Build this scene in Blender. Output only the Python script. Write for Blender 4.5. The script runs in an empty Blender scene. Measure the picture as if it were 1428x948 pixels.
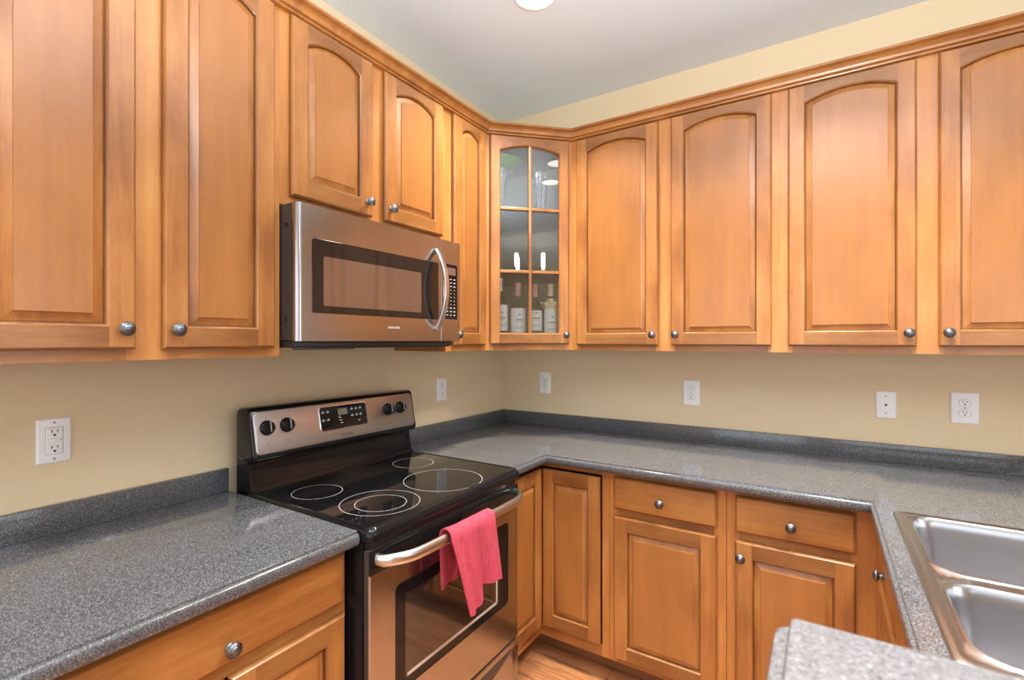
import bpy, bmesh, math, random
from mathutils import Matrix, Vector
random.seed(7)
R2 = math.sqrt(0.5)
S = bpy.context.scene
COL = S.collection

# ------------------------------------------------------------------ camera, world, lights, exposure
FPX, YAW = 678.93, 0.5695
cd = bpy.data.cameras.new('camera'); cam = bpy.data.objects.new('camera', cd); COL.objects.link(cam)
cd.sensor_width = 36.0; cd.lens = FPX / 1428 * 36.0
cd.shift_y = 0.83 / 1428
cd.clip_start = 0.02
cam.location = (1.6627, -2.4972, 1.4055)
cam.rotation_euler = (math.pi / 2 + 0.0006, 0, YAW)
cd.dof.use_dof = True; cd.dof.focus_distance = 1.7; cd.dof.aperture_fstop = 3.2
S.camera = cam

w = bpy.data.worlds.new('world'); S.world = w; w.use_nodes = True
bg = w.node_tree.nodes['Background']; bg.inputs[0].default_value = (0.80, 0.90, 1.0, 1); bg.inputs[1].default_value = 2.0

S.view_settings.view_transform = 'Standard'; S.view_settings.look = 'None'
S.view_settings.gamma = 1.0; S.view_settings.use_curve_mapping = False
S.view_settings.exposure = -0.09

def area(name, loc, rot, sx, sy, power, color=(1, 1, 1), shape='RECTANGLE'):
    l = bpy.data.lights.new(name, 'AREA'); l.shape = shape; l.size = sx; l.size_y = sy
    l.energy = power; l.color = color
    o = bpy.data.objects.new(name, l); COL.objects.link(o); o.location = loc; o.rotation_euler = rot
    return o
# daylight coming in through the two windows (openings in wall_east and wall_south)
area('window_daylight_east', (6.06, -1.75, 1.5), (0, math.radians(90), 0), 1.75, 2.3, 22, (0.97, 0.985, 1.0))
area('window_daylight_south', (3.7, -5.26, 1.45), (math.radians(90), 0, 0), 2.5, 1.85, 18, (0.97, 0.985, 1.0))
area('window_daylight_south', (1.0, -5.26, 1.45), (math.radians(90), 0, 0), 1.7, 1.85, 12, (0.97, 0.985, 1.0))

# added fill light without a visible source, aimed up to brighten the ceiling
area('ceiling_fill', (1.75, -2.25, 1.9), (math.radians(180), 0, 0), 0.35, 0.35, 105, (0.88, 0.95, 1.0))

# ------------------------------------------------------------------ node helpers / materials
def new_mat(name):
    m = bpy.data.materials.new(name); m.use_nodes = True
    nt = m.node_tree; b = nt.nodes['Principled BSDF']
    return m, nt, b
def plain(name, col, rough=0.5, metal=0.0, spec=None, coat=0.0, coat_rough=0.1):
    m, nt, b = new_mat(name)
    b.inputs['Base Color'].default_value = (*col, 1); b.inputs['Roughness'].default_value = rough
    b.inputs['Metallic'].default_value = metal
    if spec is not None: b.inputs['Specular IOR Level'].default_value = spec
    b.inputs['Coat Weight'].default_value = coat; b.inputs['Coat Roughness'].default_value = coat_rough
    # slight procedural roughness variation
    tc = nt.nodes.new('ShaderNodeTexCoord'); n = nt.nodes.new('ShaderNodeTexNoise'); n.inputs['Scale'].default_value = 35
    mr = nt.nodes.new('ShaderNodeMapRange'); mr.inputs['To Min'].default_value = rough * 0.92; mr.inputs['To Max'].default_value = rough * 1.08
    nt.links.new(tc.outputs['Object'], n.inputs['Vector']); nt.links.new(n.outputs['Fac'], mr.inputs['Value'])
    nt.links.new(mr.outputs['Result'], b.inputs['Roughness'])
    return m
def ramp(nt, stops, interp='LINEAR'):
    r = nt.nodes.new('ShaderNodeValToRGB'); r.color_ramp.interpolation = interp
    e = r.color_ramp.elements
    while len(e) > 1: e.remove(e[-1])
    e[0].position = stops[0][0]; e[0].color = (*stops[0][1], 1)
    for p, c in stops[1:]:
        k = e.new(p); k.color = (*c, 1)
    return r
def wood(name, axis, c_dark, c_mid, c_light, rough=0.34, coat=0.22):
    m, nt, b = new_mat(name); L = nt.links.new
    tc = nt.nodes.new('ShaderNodeTexCoord'); oi = nt.nodes.new('ShaderNodeObjectInfo')
    mul = nt.nodes.new('ShaderNodeMath'); mul.operation = 'MULTIPLY'; mul.inputs[1].default_value = 37.0
    add = nt.nodes.new('ShaderNodeVectorMath'); add.operation = 'ADD'
    L(oi.outputs['Random'], mul.inputs[0]); L(tc.outputs['Object'], add.inputs[0]); L(mul.outputs[0], add.inputs[1])
    mp = nt.nodes.new('ShaderNodeMapping')
    sc = [38, 38, 38]; sc['xyz'.index(axis)] = 1.6; mp.inputs['Scale'].default_value = sc
    L(add.outputs[0], mp.inputs['Vector'])
    n1 = nt.nodes.new('ShaderNodeTexNoise'); n1.inputs['Scale'].default_value = 1.0; n1.inputs['Detail'].default_value = 5; n1.inputs['Roughness'].default_value = 0.62
    n1.inputs['Distortion'].default_value = 0.25
    L(mp.outputs[0], n1.inputs['Vector'])
    mp2 = nt.nodes.new('ShaderNodeMapping'); sc2 = [9, 9, 9]; sc2['xyz'.index(axis)] = 4.0; mp2.inputs['Scale'].default_value = sc2
    L(add.outputs[0], mp2.inputs['Vector'])
    n2 = nt.nodes.new('ShaderNodeTexNoise'); n2.inputs['Scale'].default_value = 1.0; n2.inputs['Detail'].default_value = 3; n2.inputs['Roughness'].default_value = 0.5
    L(mp2.outputs[0], n2.inputs['Vector'])
    # fine pores
    mp3 = nt.nodes.new('ShaderNodeMapping'); sc3 = [420, 420, 420]; sc3['xyz'.index(axis)] = 30.0; mp3.inputs['Scale'].default_value = sc3
    L(add.outputs[0], mp3.inputs['Vector'])
    n3 = nt.nodes.new('ShaderNodeTexNoise'); n3.inputs['Scale'].default_value = 1.0; n3.inputs['Detail'].default_value = 2
    L(mp3.outputs[0], n3.inputs['Vector'])
    m1 = nt.nodes.new('ShaderNodeMix'); m1.data_type = 'FLOAT'; m1.inputs[0].default_value = 0.58
    L(n1.outputs['Fac'], m1.inputs[2]); L(n2.outputs['Fac'], m1.inputs[3])
    m2 = nt.nodes.new('ShaderNodeMix'); m2.data_type = 'FLOAT'; m2.inputs[0].default_value = 0.16
    L(m1.outputs[0], m2.inputs[2]); L(n3.outputs['Fac'], m2.inputs[3])
    r = ramp(nt, [(0.35, c_dark), (0.5, c_mid), (0.66, c_light)])
    L(m2.outputs[0], r.inputs[0]); L(r.outputs[0], b.inputs['Base Color'])
    b.inputs['Roughness'].default_value = rough
    b.inputs['Coat Weight'].default_value = coat; b.inputs['Coat Roughness'].default_value = 0.16
    return m
def sc_(c, k): return tuple(v * k for v in c)
WD, WM, WL = (0.225, 0.074, 0.016), (0.352, 0.135, 0.031), (0.46, 0.205, 0.056)
M = {}
M['wood_v'] = wood('maple_vertical_grain', 'z', WD, WM, WL)
M['wood_h'] = wood('maple_horizontal_grain', 'x', WD, WM, WL)
M['wood_rail'] = wood('maple_rail_grain', 'x', sc_(WD, 0.70), sc_(WM, 0.70), sc_(WL, 0.72))
M['wood_panel'] = wood('maple_panel', 'z', sc_(WM, 0.80), sc_(WM, 0.95), sc_(WM, 1.10))
M['wood_frame'] = wood('maple_face_frame', 'z', sc_(WM, 1.08), sc_(WM, 1.34), sc_(WL, 1.26))
M['wood_shade'] = wood('maple_painted_shade', 'z', sc_(WD, 0.6), sc_(WM, 0.6), sc_(WL, 0.6))  # darker maple: shade painted into the door grooves and outer edges
M['wood_in'] = plain('cabinet_interior_laminate', (0.76, 0.74, 0.60), 0.45)
M['toe'] = plain('toe_kick_board', (0.30, 0.13, 0.05), 0.5)

def counter_mat(name, dark, mid, light, scale, rough, blot=0.0):
    m, nt, b = new_mat(name); L = nt.links.new
    tc = nt.nodes.new('ShaderNodeTexCoord')
    n = nt.nodes.new('ShaderNodeTexNoise'); n.inputs['Scale'].default_value = scale; n.inputs['Detail'].default_value = 3; n.inputs['Roughness'].default_value = 0.75
    L(tc.outputs['Object'], n.inputs['Vector'])
    r = ramp(nt, [(0.34, dark), (0.47, mid), (0.55, mid), (0.70, light)])
    L(n.outputs['Fac'], r.inputs[0]); L(r.outputs[0], b.inputs['Base Color'])
    b.inputs['Roughness'].default_value = rough; b.inputs['Specular IOR Level'].default_value = 0.65
    return m
M['counter'] = counter_mat('speckled_grey_laminate', (0.006, 0.006, 0.008), (0.066, 0.067, 0.072), (0.48, 0.48, 0.50), 540, 0.12)
M['bar'] = counter_mat('light_speckled_laminate', (0.05, 0.05, 0.058), (0.165, 0.168, 0.18), (0.38, 0.385, 0.40), 170, 0.3)

def wall_mat(name, col):
    m, nt, b = new_mat(name); L = nt.links.new
    b.inputs['Base Color'].default_value = (*col, 1); b.inputs['Roughness'].default_value = 0.6
    tc = nt.nodes.new('ShaderNodeTexCoord'); n = nt.nodes.new('ShaderNodeTexNoise'); n.inputs['Scale'].default_value = 260; n.inputs['Detail'].default_value = 2
    bp = nt.nodes.new('ShaderNodeBump'); bp.inputs['Strength'].default_value = 0.06; bp.inputs['Distance'].default_value = 0.002
    L(tc.outputs['Object'], n.inputs['Vector']); L(n.outputs['Fac'], bp.inputs['Height']); L(bp.outputs[0], b.inputs['Normal'])
    return m
M['wall'] = wall_mat('tan_wall_paint', (0.73, 0.58, 0.37))
M['ceil'] = wall_mat('white_ceiling_paint', (0.755, 0.82, 0.875))
M['white'] = plain('white_plastic', (0.88, 0.88, 0.89), 0.32)
M['white_trim'] = plain('white_trim_paint', (0.78, 0.78, 0.77), 0.4)
M['slot'] = plain('dark_slot', (0.01, 0.01, 0.01), 0.6)
M['groove'] = plain('grey_gap', (0.35, 0.35, 0.36), 0.6)

def floor_mat():
    m, nt, b = new_mat('oak_floor_planks'); L = nt.links.new
    tc = nt.nodes.new('ShaderNodeTexCoord')
    br = nt.nodes.new('ShaderNodeTexBrick'); br.inputs['Scale'].default_value = 1.0
    br.inputs['Brick Width'].default_value = 0.9; br.inputs['Row Height'].default_value = 0.083
    br.inputs['Mortar Size'].default_value = 0.0012; br.offset = 0.37
    br.inputs['Color1'].default_value = (0.46, 0.205, 0.088, 1); br.inputs['Color2'].default_value = (0.38, 0.16, 0.065, 1); br.inputs['Mortar'].default_value = (0.06, 0.022, 0.01, 1)
    L(tc.outputs['Object'], br.inputs['Vector'])
    mp = nt.nodes.new('ShaderNodeMapping'); mp.inputs['Scale'].default_value = (5, 60, 1)
    n = nt.nodes.new('ShaderNodeTexNoise'); n.inputs['Scale'].default_value = 1.0; n.inputs['Detail'].default_value = 6; n.inputs['Distortion'].default_value = 1.2
    L(tc.outputs['Object'], mp.inputs[0]); L(mp.outputs[0], n.inputs['Vector'])
    r = ramp(nt, [(0.32, (0.62, 0.58, 0.55)), (0.5, (1.0, 1.0, 1.0)), (0.7, (1.25, 1.2, 1.15))])
    L(n.outputs['Fac'], r.inputs[0])
    mx = nt.nodes.new('ShaderNodeMix'); mx.data_type = 'RGBA'; mx.blend_type = 'MULTIPLY'; mx.inputs[0].default_value = 1.0
    L(br.outputs['Color'], mx.inputs[6]); L(r.outputs[0], mx.inputs[7]); L(mx.outputs[2], b.inputs['Base Color'])
    b.inputs['Roughness'].default_value = 0.3
    return m
M['floor'] = floor_mat()

def brushed(name, col, rough, axis='y', aniso=0.0):
    m, nt, b = new_mat(name); L = nt.links.new
    b.inputs['Metallic'].default_value = 1.0
    tc = nt.nodes.new('ShaderNodeTexCoord'); mp = nt.nodes.new('ShaderNodeMapping')
    s = [1500, 1500, 1500]; s['xyz'.index(axis)] = 10; mp.inputs['Scale'].default_value = s
    n = nt.nodes.new('ShaderNodeTexNoise'); n.inputs['Scale'].default_value = 1.0; n.inputs['Detail'].default_value = 2
    L(tc.outputs['Object'], mp.inputs[0]); L(mp.outputs[0], n.inputs['Vector'])
    mr = nt.nodes.new('ShaderNodeMapRange'); mr.inputs['To Min'].default_value = rough * 0.94; mr.inputs['To Max'].default_value = rough * 1.06
    L(n.outputs['Fac'], mr.inputs['Value']); L(mr.outputs[0], b.inputs['Roughness'])
    b.inputs['Base Color'].default_value = (*col, 1)
    return m
M['steel'] = brushed('brushed_stainless', (0.43, 0.42, 0.43), 0.20)
M['steel_panel'] = brushed('satin_stainless_panel', (0.47, 0.44, 0.44), 0.34)
M['steel_handle'] = brushed('satin_handle_metal', (0.66, 0.65, 0.64), 0.28)
M['chrome'] = plain('polished_metal', (0.78, 0.78, 0.80), 0.16, 1.0)
M['sink'] = brushed('sink_stainless', (0.54, 0.55, 0.58), 0.24, 'x')
M['pewter'] = plain('antique_pewter', (0.20, 0.205, 0.22), 0.40, 1.0)
M['pewter_dark'] = plain('pewter_groove', (0.03, 0.03, 0.035), 0.5, 0.6)
M['black'] = plain('black_enamel', (0.007, 0.007, 0.008), 0.12, 0, 0.32)
M['black_satin'] = plain('black_satin_plastic', (0.018, 0.017, 0.017), 0.35)
M['charcoal'] = plain('charcoal_case', (0.045, 0.036, 0.031), 0.32)
M['glass_black'] = plain('black_ceramic_glass', (0.006, 0.006, 0.006), 0.035, 0, 0.75)
M['door_glass'] = plain('dark_tinted_glass', (0.020, 0.016, 0.014), 0.05, 0, 0.9)
M['dark_border'] = plain('dark_glass_border', (0.014, 0.011, 0.010), 0.06, 0, 0.5)
M['mesh_glass'] = plain('microwave_screen_glass', (0.060, 0.046, 0.040), 0.07, 0, 1.0)
for k_, i_ in (('door_glass', 1.65), ('mesh_glass', 2.0)): M[k_].node_tree.nodes['Principled BSDF'].inputs['IOR'].default_value = i_
M['mark'] = plain('pale_printed_mark', (0.62, 0.62, 0.62), 0.5)
M['dark_mark'] = plain('dark_printed_mark', (0.10, 0.085, 0.08), 0.5)
M['display'] = plain('display_window', (0.16, 0.15, 0.12), 0.2)
M['mw_display'] = plain('microwave_display_window', (0.15, 0.085, 0.075), 0.2)
M['rack'] = plain('oven_rack_wire', (0.55, 0.52, 0.48), 0.4, 0.3)

def thin_glass(name, refl, tint=(1, 1, 1)):
    m = bpy.data.materials.new(name); m.use_nodes = True; nt = m.node_tree; nt.nodes.clear(); L = nt.links.new
    o = nt.nodes.new('ShaderNodeOutputMaterial'); mx = nt.nodes.new('ShaderNodeMixShader')
    t = nt.nodes.new('ShaderNodeBsdfTransparent'); t.inputs[0].default_value = (*tint, 1)
    g = nt.nodes.new('ShaderNodeBsdfGlossy'); g.inputs['Roughness'].default_value = 0.01
    fr = nt.nodes.new('ShaderNodeFresnel'); fr.inputs['IOR'].default_value = 1.5
    ad = nt.nodes.new('ShaderNodeMath'); ad.operation = 'ADD'; ad.use_clamp = True; ad.inputs[1].default_value = refl
    L(fr.outputs[0], ad.inputs[0]); L(ad.outputs[0], mx.inputs[0]); L(t.outputs[0], mx.inputs[1]); L(g.outputs[0], mx.inputs[2]); L(mx.outputs[0], o.inputs[0])
    return m
M['pane'] = thin_glass('cabinet_pane_glass', 0.055, (0.975, 0.98, 0.975))
M['window_glass'] = thin_glass('window_glass', 0.02)
def glassy(name, col, rough=0.02, ior=1.45):
    m, nt, b = new_mat(name)
    b.inputs['Base Color'].default_value = (*col, 1); b.inputs['Transmission Weight'].default_value = 1.0
    b.inputs['Roughness'].default_value = rough; b.inputs['IOR'].default_value = ior
    return m
M['crystal'] = thin_glass('cut_crystal', 0.24, (0.86, 0.88, 0.90))
def frost(m):
    nt = m.node_tree; o = [n for n in nt.nodes if n.type == 'OUTPUT_MATERIAL'][0]; src = o.inputs[0].links[0].from_socket
    d = nt.nodes.new('ShaderNodeBsdfDiffuse'); d.inputs[0].default_value = (0.9, 0.92, 0.94, 1)
    tc = nt.nodes.new('ShaderNodeTexCoord'); wv = nt.nodes.new('ShaderNodeTexNoise'); mp = nt.nodes.new('ShaderNodeMapping'); mp.inputs['Scale'].default_value = (90, 90, 14)
    r = ramp(nt, [(0.50, (0.03, 0.03, 0.03)), (0.66, (0.65, 0.65, 0.65))]); mx = nt.nodes.new('ShaderNodeMixShader')
    nt.links.new(tc.outputs['Object'], mp.inputs[0]); nt.links.new(mp.outputs[0], wv.inputs['Vector']); nt.links.new(wv.outputs['Fac'], r.inputs[0]); nt.links.new(r.outputs[0], mx.inputs[0])
    nt.links.new(src, mx.inputs[1]); nt.links.new(d.outputs[0], mx.inputs[2]); nt.links.new(mx.outputs[0], o.inputs[0])
frost(M['crystal'])
M['bottle_glass'] = glassy('pale_green_bottle_glass', (0.74, 0.82, 0.70), 0.03, 1.2)
M['shelf_glass'] = thin_glass('glass_shelf', 0.02, (0.92, 0.96, 0.93))
M['green_plate'] = plain('green_glazed_plate', (0.30, 0.56, 0.15), 0.2)
M['paper'] = plain('white_label_paper', (0.88, 0.88, 0.86), 0.6)
M['ink'] = plain('label_ink', (0.10, 0.09, 0.09), 0.6)
M['pink_foil'] = plain('pink_foil', (0.62, 0.28, 0.25), 0.35)
M['silver_foil'] = plain('silver_foil', (0.62, 0.62, 0.60), 0.3, 0.8)
M['cream'] = plain('cream_cloth', (0.80, 0.68, 0.42), 0.8)
M['light_on'] = None
def emit(name, col, st):
    m, nt, b = new_mat(name); b.inputs['Emission Color'].default_value = (*col, 1); b.inputs['Emission Strength'].default_value = st
    b.inputs['Base Color'].default_value = (0.8, 0.8, 0.8, 1)
    return m
M['lamp'] = emit('lit_lamp_lens', (1.0, 0.95, 0.86), 5.0)
M['candle'] = emit('lit_glass_shade', (1.0, 0.94, 0.84), 45.0)
M['bronze'] = plain('dark_bronze', (0.08, 0.06, 0.045), 0.4, 0.8)
def towel_mat():
    m, nt, b = new_mat('coral_terry'); L = nt.links.new
    tc = nt.nodes.new('ShaderNodeTexCoord'); n = nt.nodes.new('ShaderNodeTexNoise'); n.inputs['Scale'].default_value = 420; n.inputs['Detail'].default_value = 2
    n2 = nt.nodes.new('ShaderNodeTexNoise'); n2.inputs['Scale'].default_value = 60
    mp = nt.nodes.new('ShaderNodeMapping'); mp.inputs['Scale'].default_value = (1, 7, 0.6)
    L(tc.outputs['Object'], n.inputs['Vector']); L(tc.outputs['Object'], mp.inputs[0]); L(mp.outputs[0], n2.inputs['Vector'])
    ad = nt.nodes.new('ShaderNodeMath'); ad.operation = 'ADD'; L(n.outputs['Fac'], ad.inputs[0]); L(n2.outputs['Fac'], ad.inputs[1])
    r = ramp(nt, [(0.35, (0.40, 0.040, 0.065)), (0.62, (0.60, 0.092, 0.130))])
    hf = nt.nodes.new('ShaderNodeMath'); hf.operation = 'MULTIPLY'; hf.inputs[1].default_value = 0.5; L(ad.outputs[0], hf.inputs[0])
    L(hf.outputs[0], r.inputs[0]); L(r.outputs[0], b.inputs['Base Color'])
    b.inputs['Roughness'].default_value = 0.95; b.inputs['Sheen Weight'].default_value = 0.0; b.inputs['Specular IOR Level'].default_value = 0.1
    bp = nt.nodes.new('ShaderNodeBump'); bp.inputs['Strength'].default_value = 0.9; bp.inputs['Distance'].default_value = 0.004
    L(ad.outputs[0], bp.inputs['Height']); L(bp.outputs[0], b.inputs['Normal'])
    return m
M['towel'] = towel_mat()

# ------------------------------------------------------------------ mesh helpers
class MB:
    def __init__(s, mats): s.bm = bmesh.new(); s.mats = mats; s.T = Matrix.Identity(4)
    def v(s, p): return s.bm.verts.new(s.T @ Vector(p))
    def f(s, vs, m=0):
        try:
            fc = s.bm.faces.new(vs); fc.material_index = m; return fc
        except ValueError: return None
    def box(s, x0, x1, y0, y1, z0, z1, m=0, bev=0.0, seg=2):
        x0, x1 = min(x0, x1), max(x0, x1); y0, y1 = min(y0, y1), max(y0, y1); z0, z1 = min(z0, z1), max(z0, z1)
        c = [s.v((x, y, z)) for z in (z0, z1) for y in (y0, y1) for x in (x0, x1)]
        fs = [s.f([c[i] for i in q], m) for q in ((0, 2, 3, 1), (4, 5, 7, 6), (0, 1, 5, 4), (2, 6, 7, 3), (0, 4, 6, 2), (1, 3, 7, 5))]
        if bev > 0:
            es = list({e for f in fs for e in f.edges})
            r = bmesh.ops.bevel(s.bm, geom=es, offset=bev, segments=seg, affect='EDGES', profile=0.5)
            for f in r['faces']: f.material_index = m
        return fs
    def loops(s, rings, m=0, close=True, cap0=False, cap1=False, mats=None):
        vr = [[s.v(p) for p in r] for r in rings]
        n = len(vr[0])
        for i in range(len(vr) - 1):
            for j in range(n if close else n - 1):
                k = (j + 1) % n
                s.f([vr[i][j], vr[i][k], vr[i + 1][k], vr[i + 1][j]], mats[i] if mats else m)
        if cap0: s.f(list(reversed(vr[0])), mats[0] if mats else m)
        if cap1: s.f(vr[-1], mats[-1] if mats else m)
        return vr
    def lathe(s, prof, o=(0, 0, 0), axis=(0, 0, 1), seg=24, m=0, mats=None, cap0=True, cap1=True, flute=0.0):
        a = Vector(axis).normalized(); t = Vector((1, 0, 0)) if abs(a.x) < 0.9 else Vector((0, 1, 0))
        u = a.cross(t).normalized(); w = a.cross(u); o = Vector(o); rings = []
        for r, h in prof:
            ring = []
            for k in range(seg):
                th = 2 * math.pi * k / seg; rr = max(r, 1e-5) * (1 - (flute if k % 2 else 0))
                ring.append(o + a * h + (u * math.cos(th) + w * math.sin(th)) * rr)
            rings.append(ring)
        return s.loops(rings, m, True, cap0, cap1, mats)
    def sweep(s, path, prof, up=(0, 0, 1), m=0, caps=True):
        """profile (a,b) pairs swept along path; a along side vector, b along up-ish"""
        rings = []; n = len(path); path = [Vector(p) for p in path]; up = Vector(up)
        for i, p in enumerate(path):
            t = (path[min(i + 1, n - 1)] - path[max(i - 1, 0)]).normalized()
            sd = t.cross(up).normalized(); uu = sd.cross(t)
            rings.append([p + sd * a + uu * b for a, b in prof])
        return s.loops(rings, m, True, caps, caps)
    def prism(s, pts, a0, a1, m=0):
        """pts: list of fn(a)->point ; extruded between a0 and a1"""
        return s.loops([[p(a0) for p in pts], [p(a1) for p in pts]], m, True, True, True)
    def done(s, name, parent=None, angle=35, loc=(0, 0, 0)):
        bm = s.bm
        bmesh.ops.remove_doubles(bm, verts=bm.verts, dist=1e-6)
        bmesh.ops.recalc_face_normals(bm, faces=bm.faces)
        me = bpy.data.meshes.new(name); bm.to_mesh(me); bm.free()
        for mt in s.mats: me.materials.append(mt)
        if angle:
            me.shade_smooth(); me.set_sharp_from_angle(angle=math.radians(angle))
        o = bpy.data.objects.new(name, me); COL.objects.link(o)
        o.location = loc
        if parent: o.parent = parent
        return o
def circ(r, n=12): return [(r * math.cos(2 * math.pi * k / n), r * math.sin(2 * math.pi * k / n)) for k in range(n)]
def rrect(x0, x1, y0, y1, r, n=6):
    pts = []
    for cx, cy, a in ((x1 - r, y1 - r, 0), (x0 + r, y1 - r, 90), (x0 + r, y0 + r, 180), (x1 - r, y0 + r, 270)):
        for k in range(n + 1):
            t = math.radians(a + 90 * k / n); pts.append((cx + r * math.cos(t), cy + r * math.sin(t)))
    return pts
def tag(o, label, cat, group=None):
    o['label'] = label; o['category'] = cat
    if group: o['group'] = group
    return o
def struct(o): o['kind'] = 'structure'; return o
def thing(name, label, cat, loc=(0, 0, 0), rz=0.0, group=None):
    o = bpy.data.objects.new(name, None); COL.objects.link(o); o.empty_display_size = 0.05
    o.location = loc; o.rotation_euler = (0, 0, rz)
    return tag(o, label, cat, group)
def copy_tree(o, parent=None):
    c = o.copy(); COL.objects.link(c)
    if parent: c.parent = parent
    for ch in list(o.children): copy_tree(ch, c)
    return c
def text(name, body, size, mat, T, parent, depth=0.0003, align='CENTER'):
    cu = bpy.data.curves.new(name, 'FONT'); cu.body = body; cu.size = size; cu.extrude = depth; cu.align_x = align; cu.align_y = 'CENTER'
    t = bpy.data.objects.new(name, cu); COL.objects.link(t)
    dg = bpy.context.evaluated_depsgraph_get(); me = bpy.data.meshes.new_from_object(t.evaluated_get(dg))
    bpy.data.objects.remove(t); me.transform(T); me.name = name; me.materials.clear(); me.materials.append(mat)
    o = bpy.data.objects.new(name, me); COL.objects.link(o); o.parent = parent
    return o

# ------------------------------------------------------------------ room shell
H = 2.745; XE, YS = 6.0, -5.2
def wall_with_holes(name, axis, pos, thick, a0, a1, holes, mat):
    b = MB([mat]); cuts = sorted({a0, a1, *[h[0] for h in holes], *[h[1] for h in holes]})
    def bx(p0, p1, z0, z1):
        if axis == 'x': b.box(pos, pos + thick, p0, p1, z0, z1)
        else: b.box(p0, p1, pos, pos + thick, z0, z1)
    for p0, p1 in zip(cuts, cuts[1:]):
        h = [q for q in holes if q[0] <= p0 and q[1] >= p1]
        if h: bx(p0, p1, 0, h[0][2]); bx(p0, p1, h[0][3], H)
        else: bx(p0, p1, 0, H)
    return struct(b.done(name, angle=0))
wall_with_holes('wall_left', 'x', 0, -0.1, YS - 0.1, 0.1, [], M['wall'])
wall_with_holes('wall_right', 'y', 0, 0.1, 0.0, XE + 0.1, [], M['wall'])
wall_with_holes('wall_east', 'x', XE, 0.1, YS, 0, [(-2.9, -0.6, 0.6, 2.38)], M['wall'])
wall_with_holes('wall_south', 'y', YS, -0.1, 0, XE + 0.1, [(2.45, 4.95, 0.5, 2.38), (0.15, 1.85, 0.5, 2.38)], M['wall'])
b = MB([M['floor']]); b.box(-0.1, XE + 0.1, YS - 0.1, 0.1, -0.1, 0); struct(b.done('floor', angle=0))
b = MB([M['ceil']]); b.box(-0.1, XE + 0.1, YS - 0.1, 0.1, H, H + 0.1); struct(b.done('ceiling', angle=0))
def window(name, axis, pos, a0, a1, z0, z1, nx, nz, inward):
    b = MB([M['white_trim']])
    def bx(p0, p1, zz0, zz1, d0, d1):
        lo, hi = pos + d0 * inward, pos + d1 * inward
        if axis == 'x': b.box(lo, hi, p0, p1, zz0, zz1)
        else: b.box(p0, p1, lo, hi, zz0, zz1)
    t = 0.06
    for p0, p1, zz0, zz1 in ((a0 - t, a0, z0 - t, z1 + t), (a1, a1 + t, z0 - t, z1 + t), (a0, a1, z0 - t, z0), (a0, a1, z1, z1 + t)):
        bx(p0, p1, zz0, zz1, 0.001, 0.018)
    for k in range(1, nx):
        c = a0 + (a1 - a0) * k / nx; bx(c - 0.03, c + 0.03, z0, z1, -0.04, -0.005)
    for k in range(1, nz):
        c = z0 + (z1 - z0) * k / nz; bx(a0, a1, c - 0.018, c + 0.018, -0.04, -0.006)
    return struct(b.done(name, angle=0))
window('window_1', 'x', XE, -2.9, -0.6, 0.6, 2.38, 3, 2, -1)
window('window_2', 'y', YS, 2.45, 4.95, 0.5, 2.38, 3, 2, 1)
window('window_3', 'y', YS, 0.15, 1.85, 0.5, 2.38, 2, 2, 1)

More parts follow.
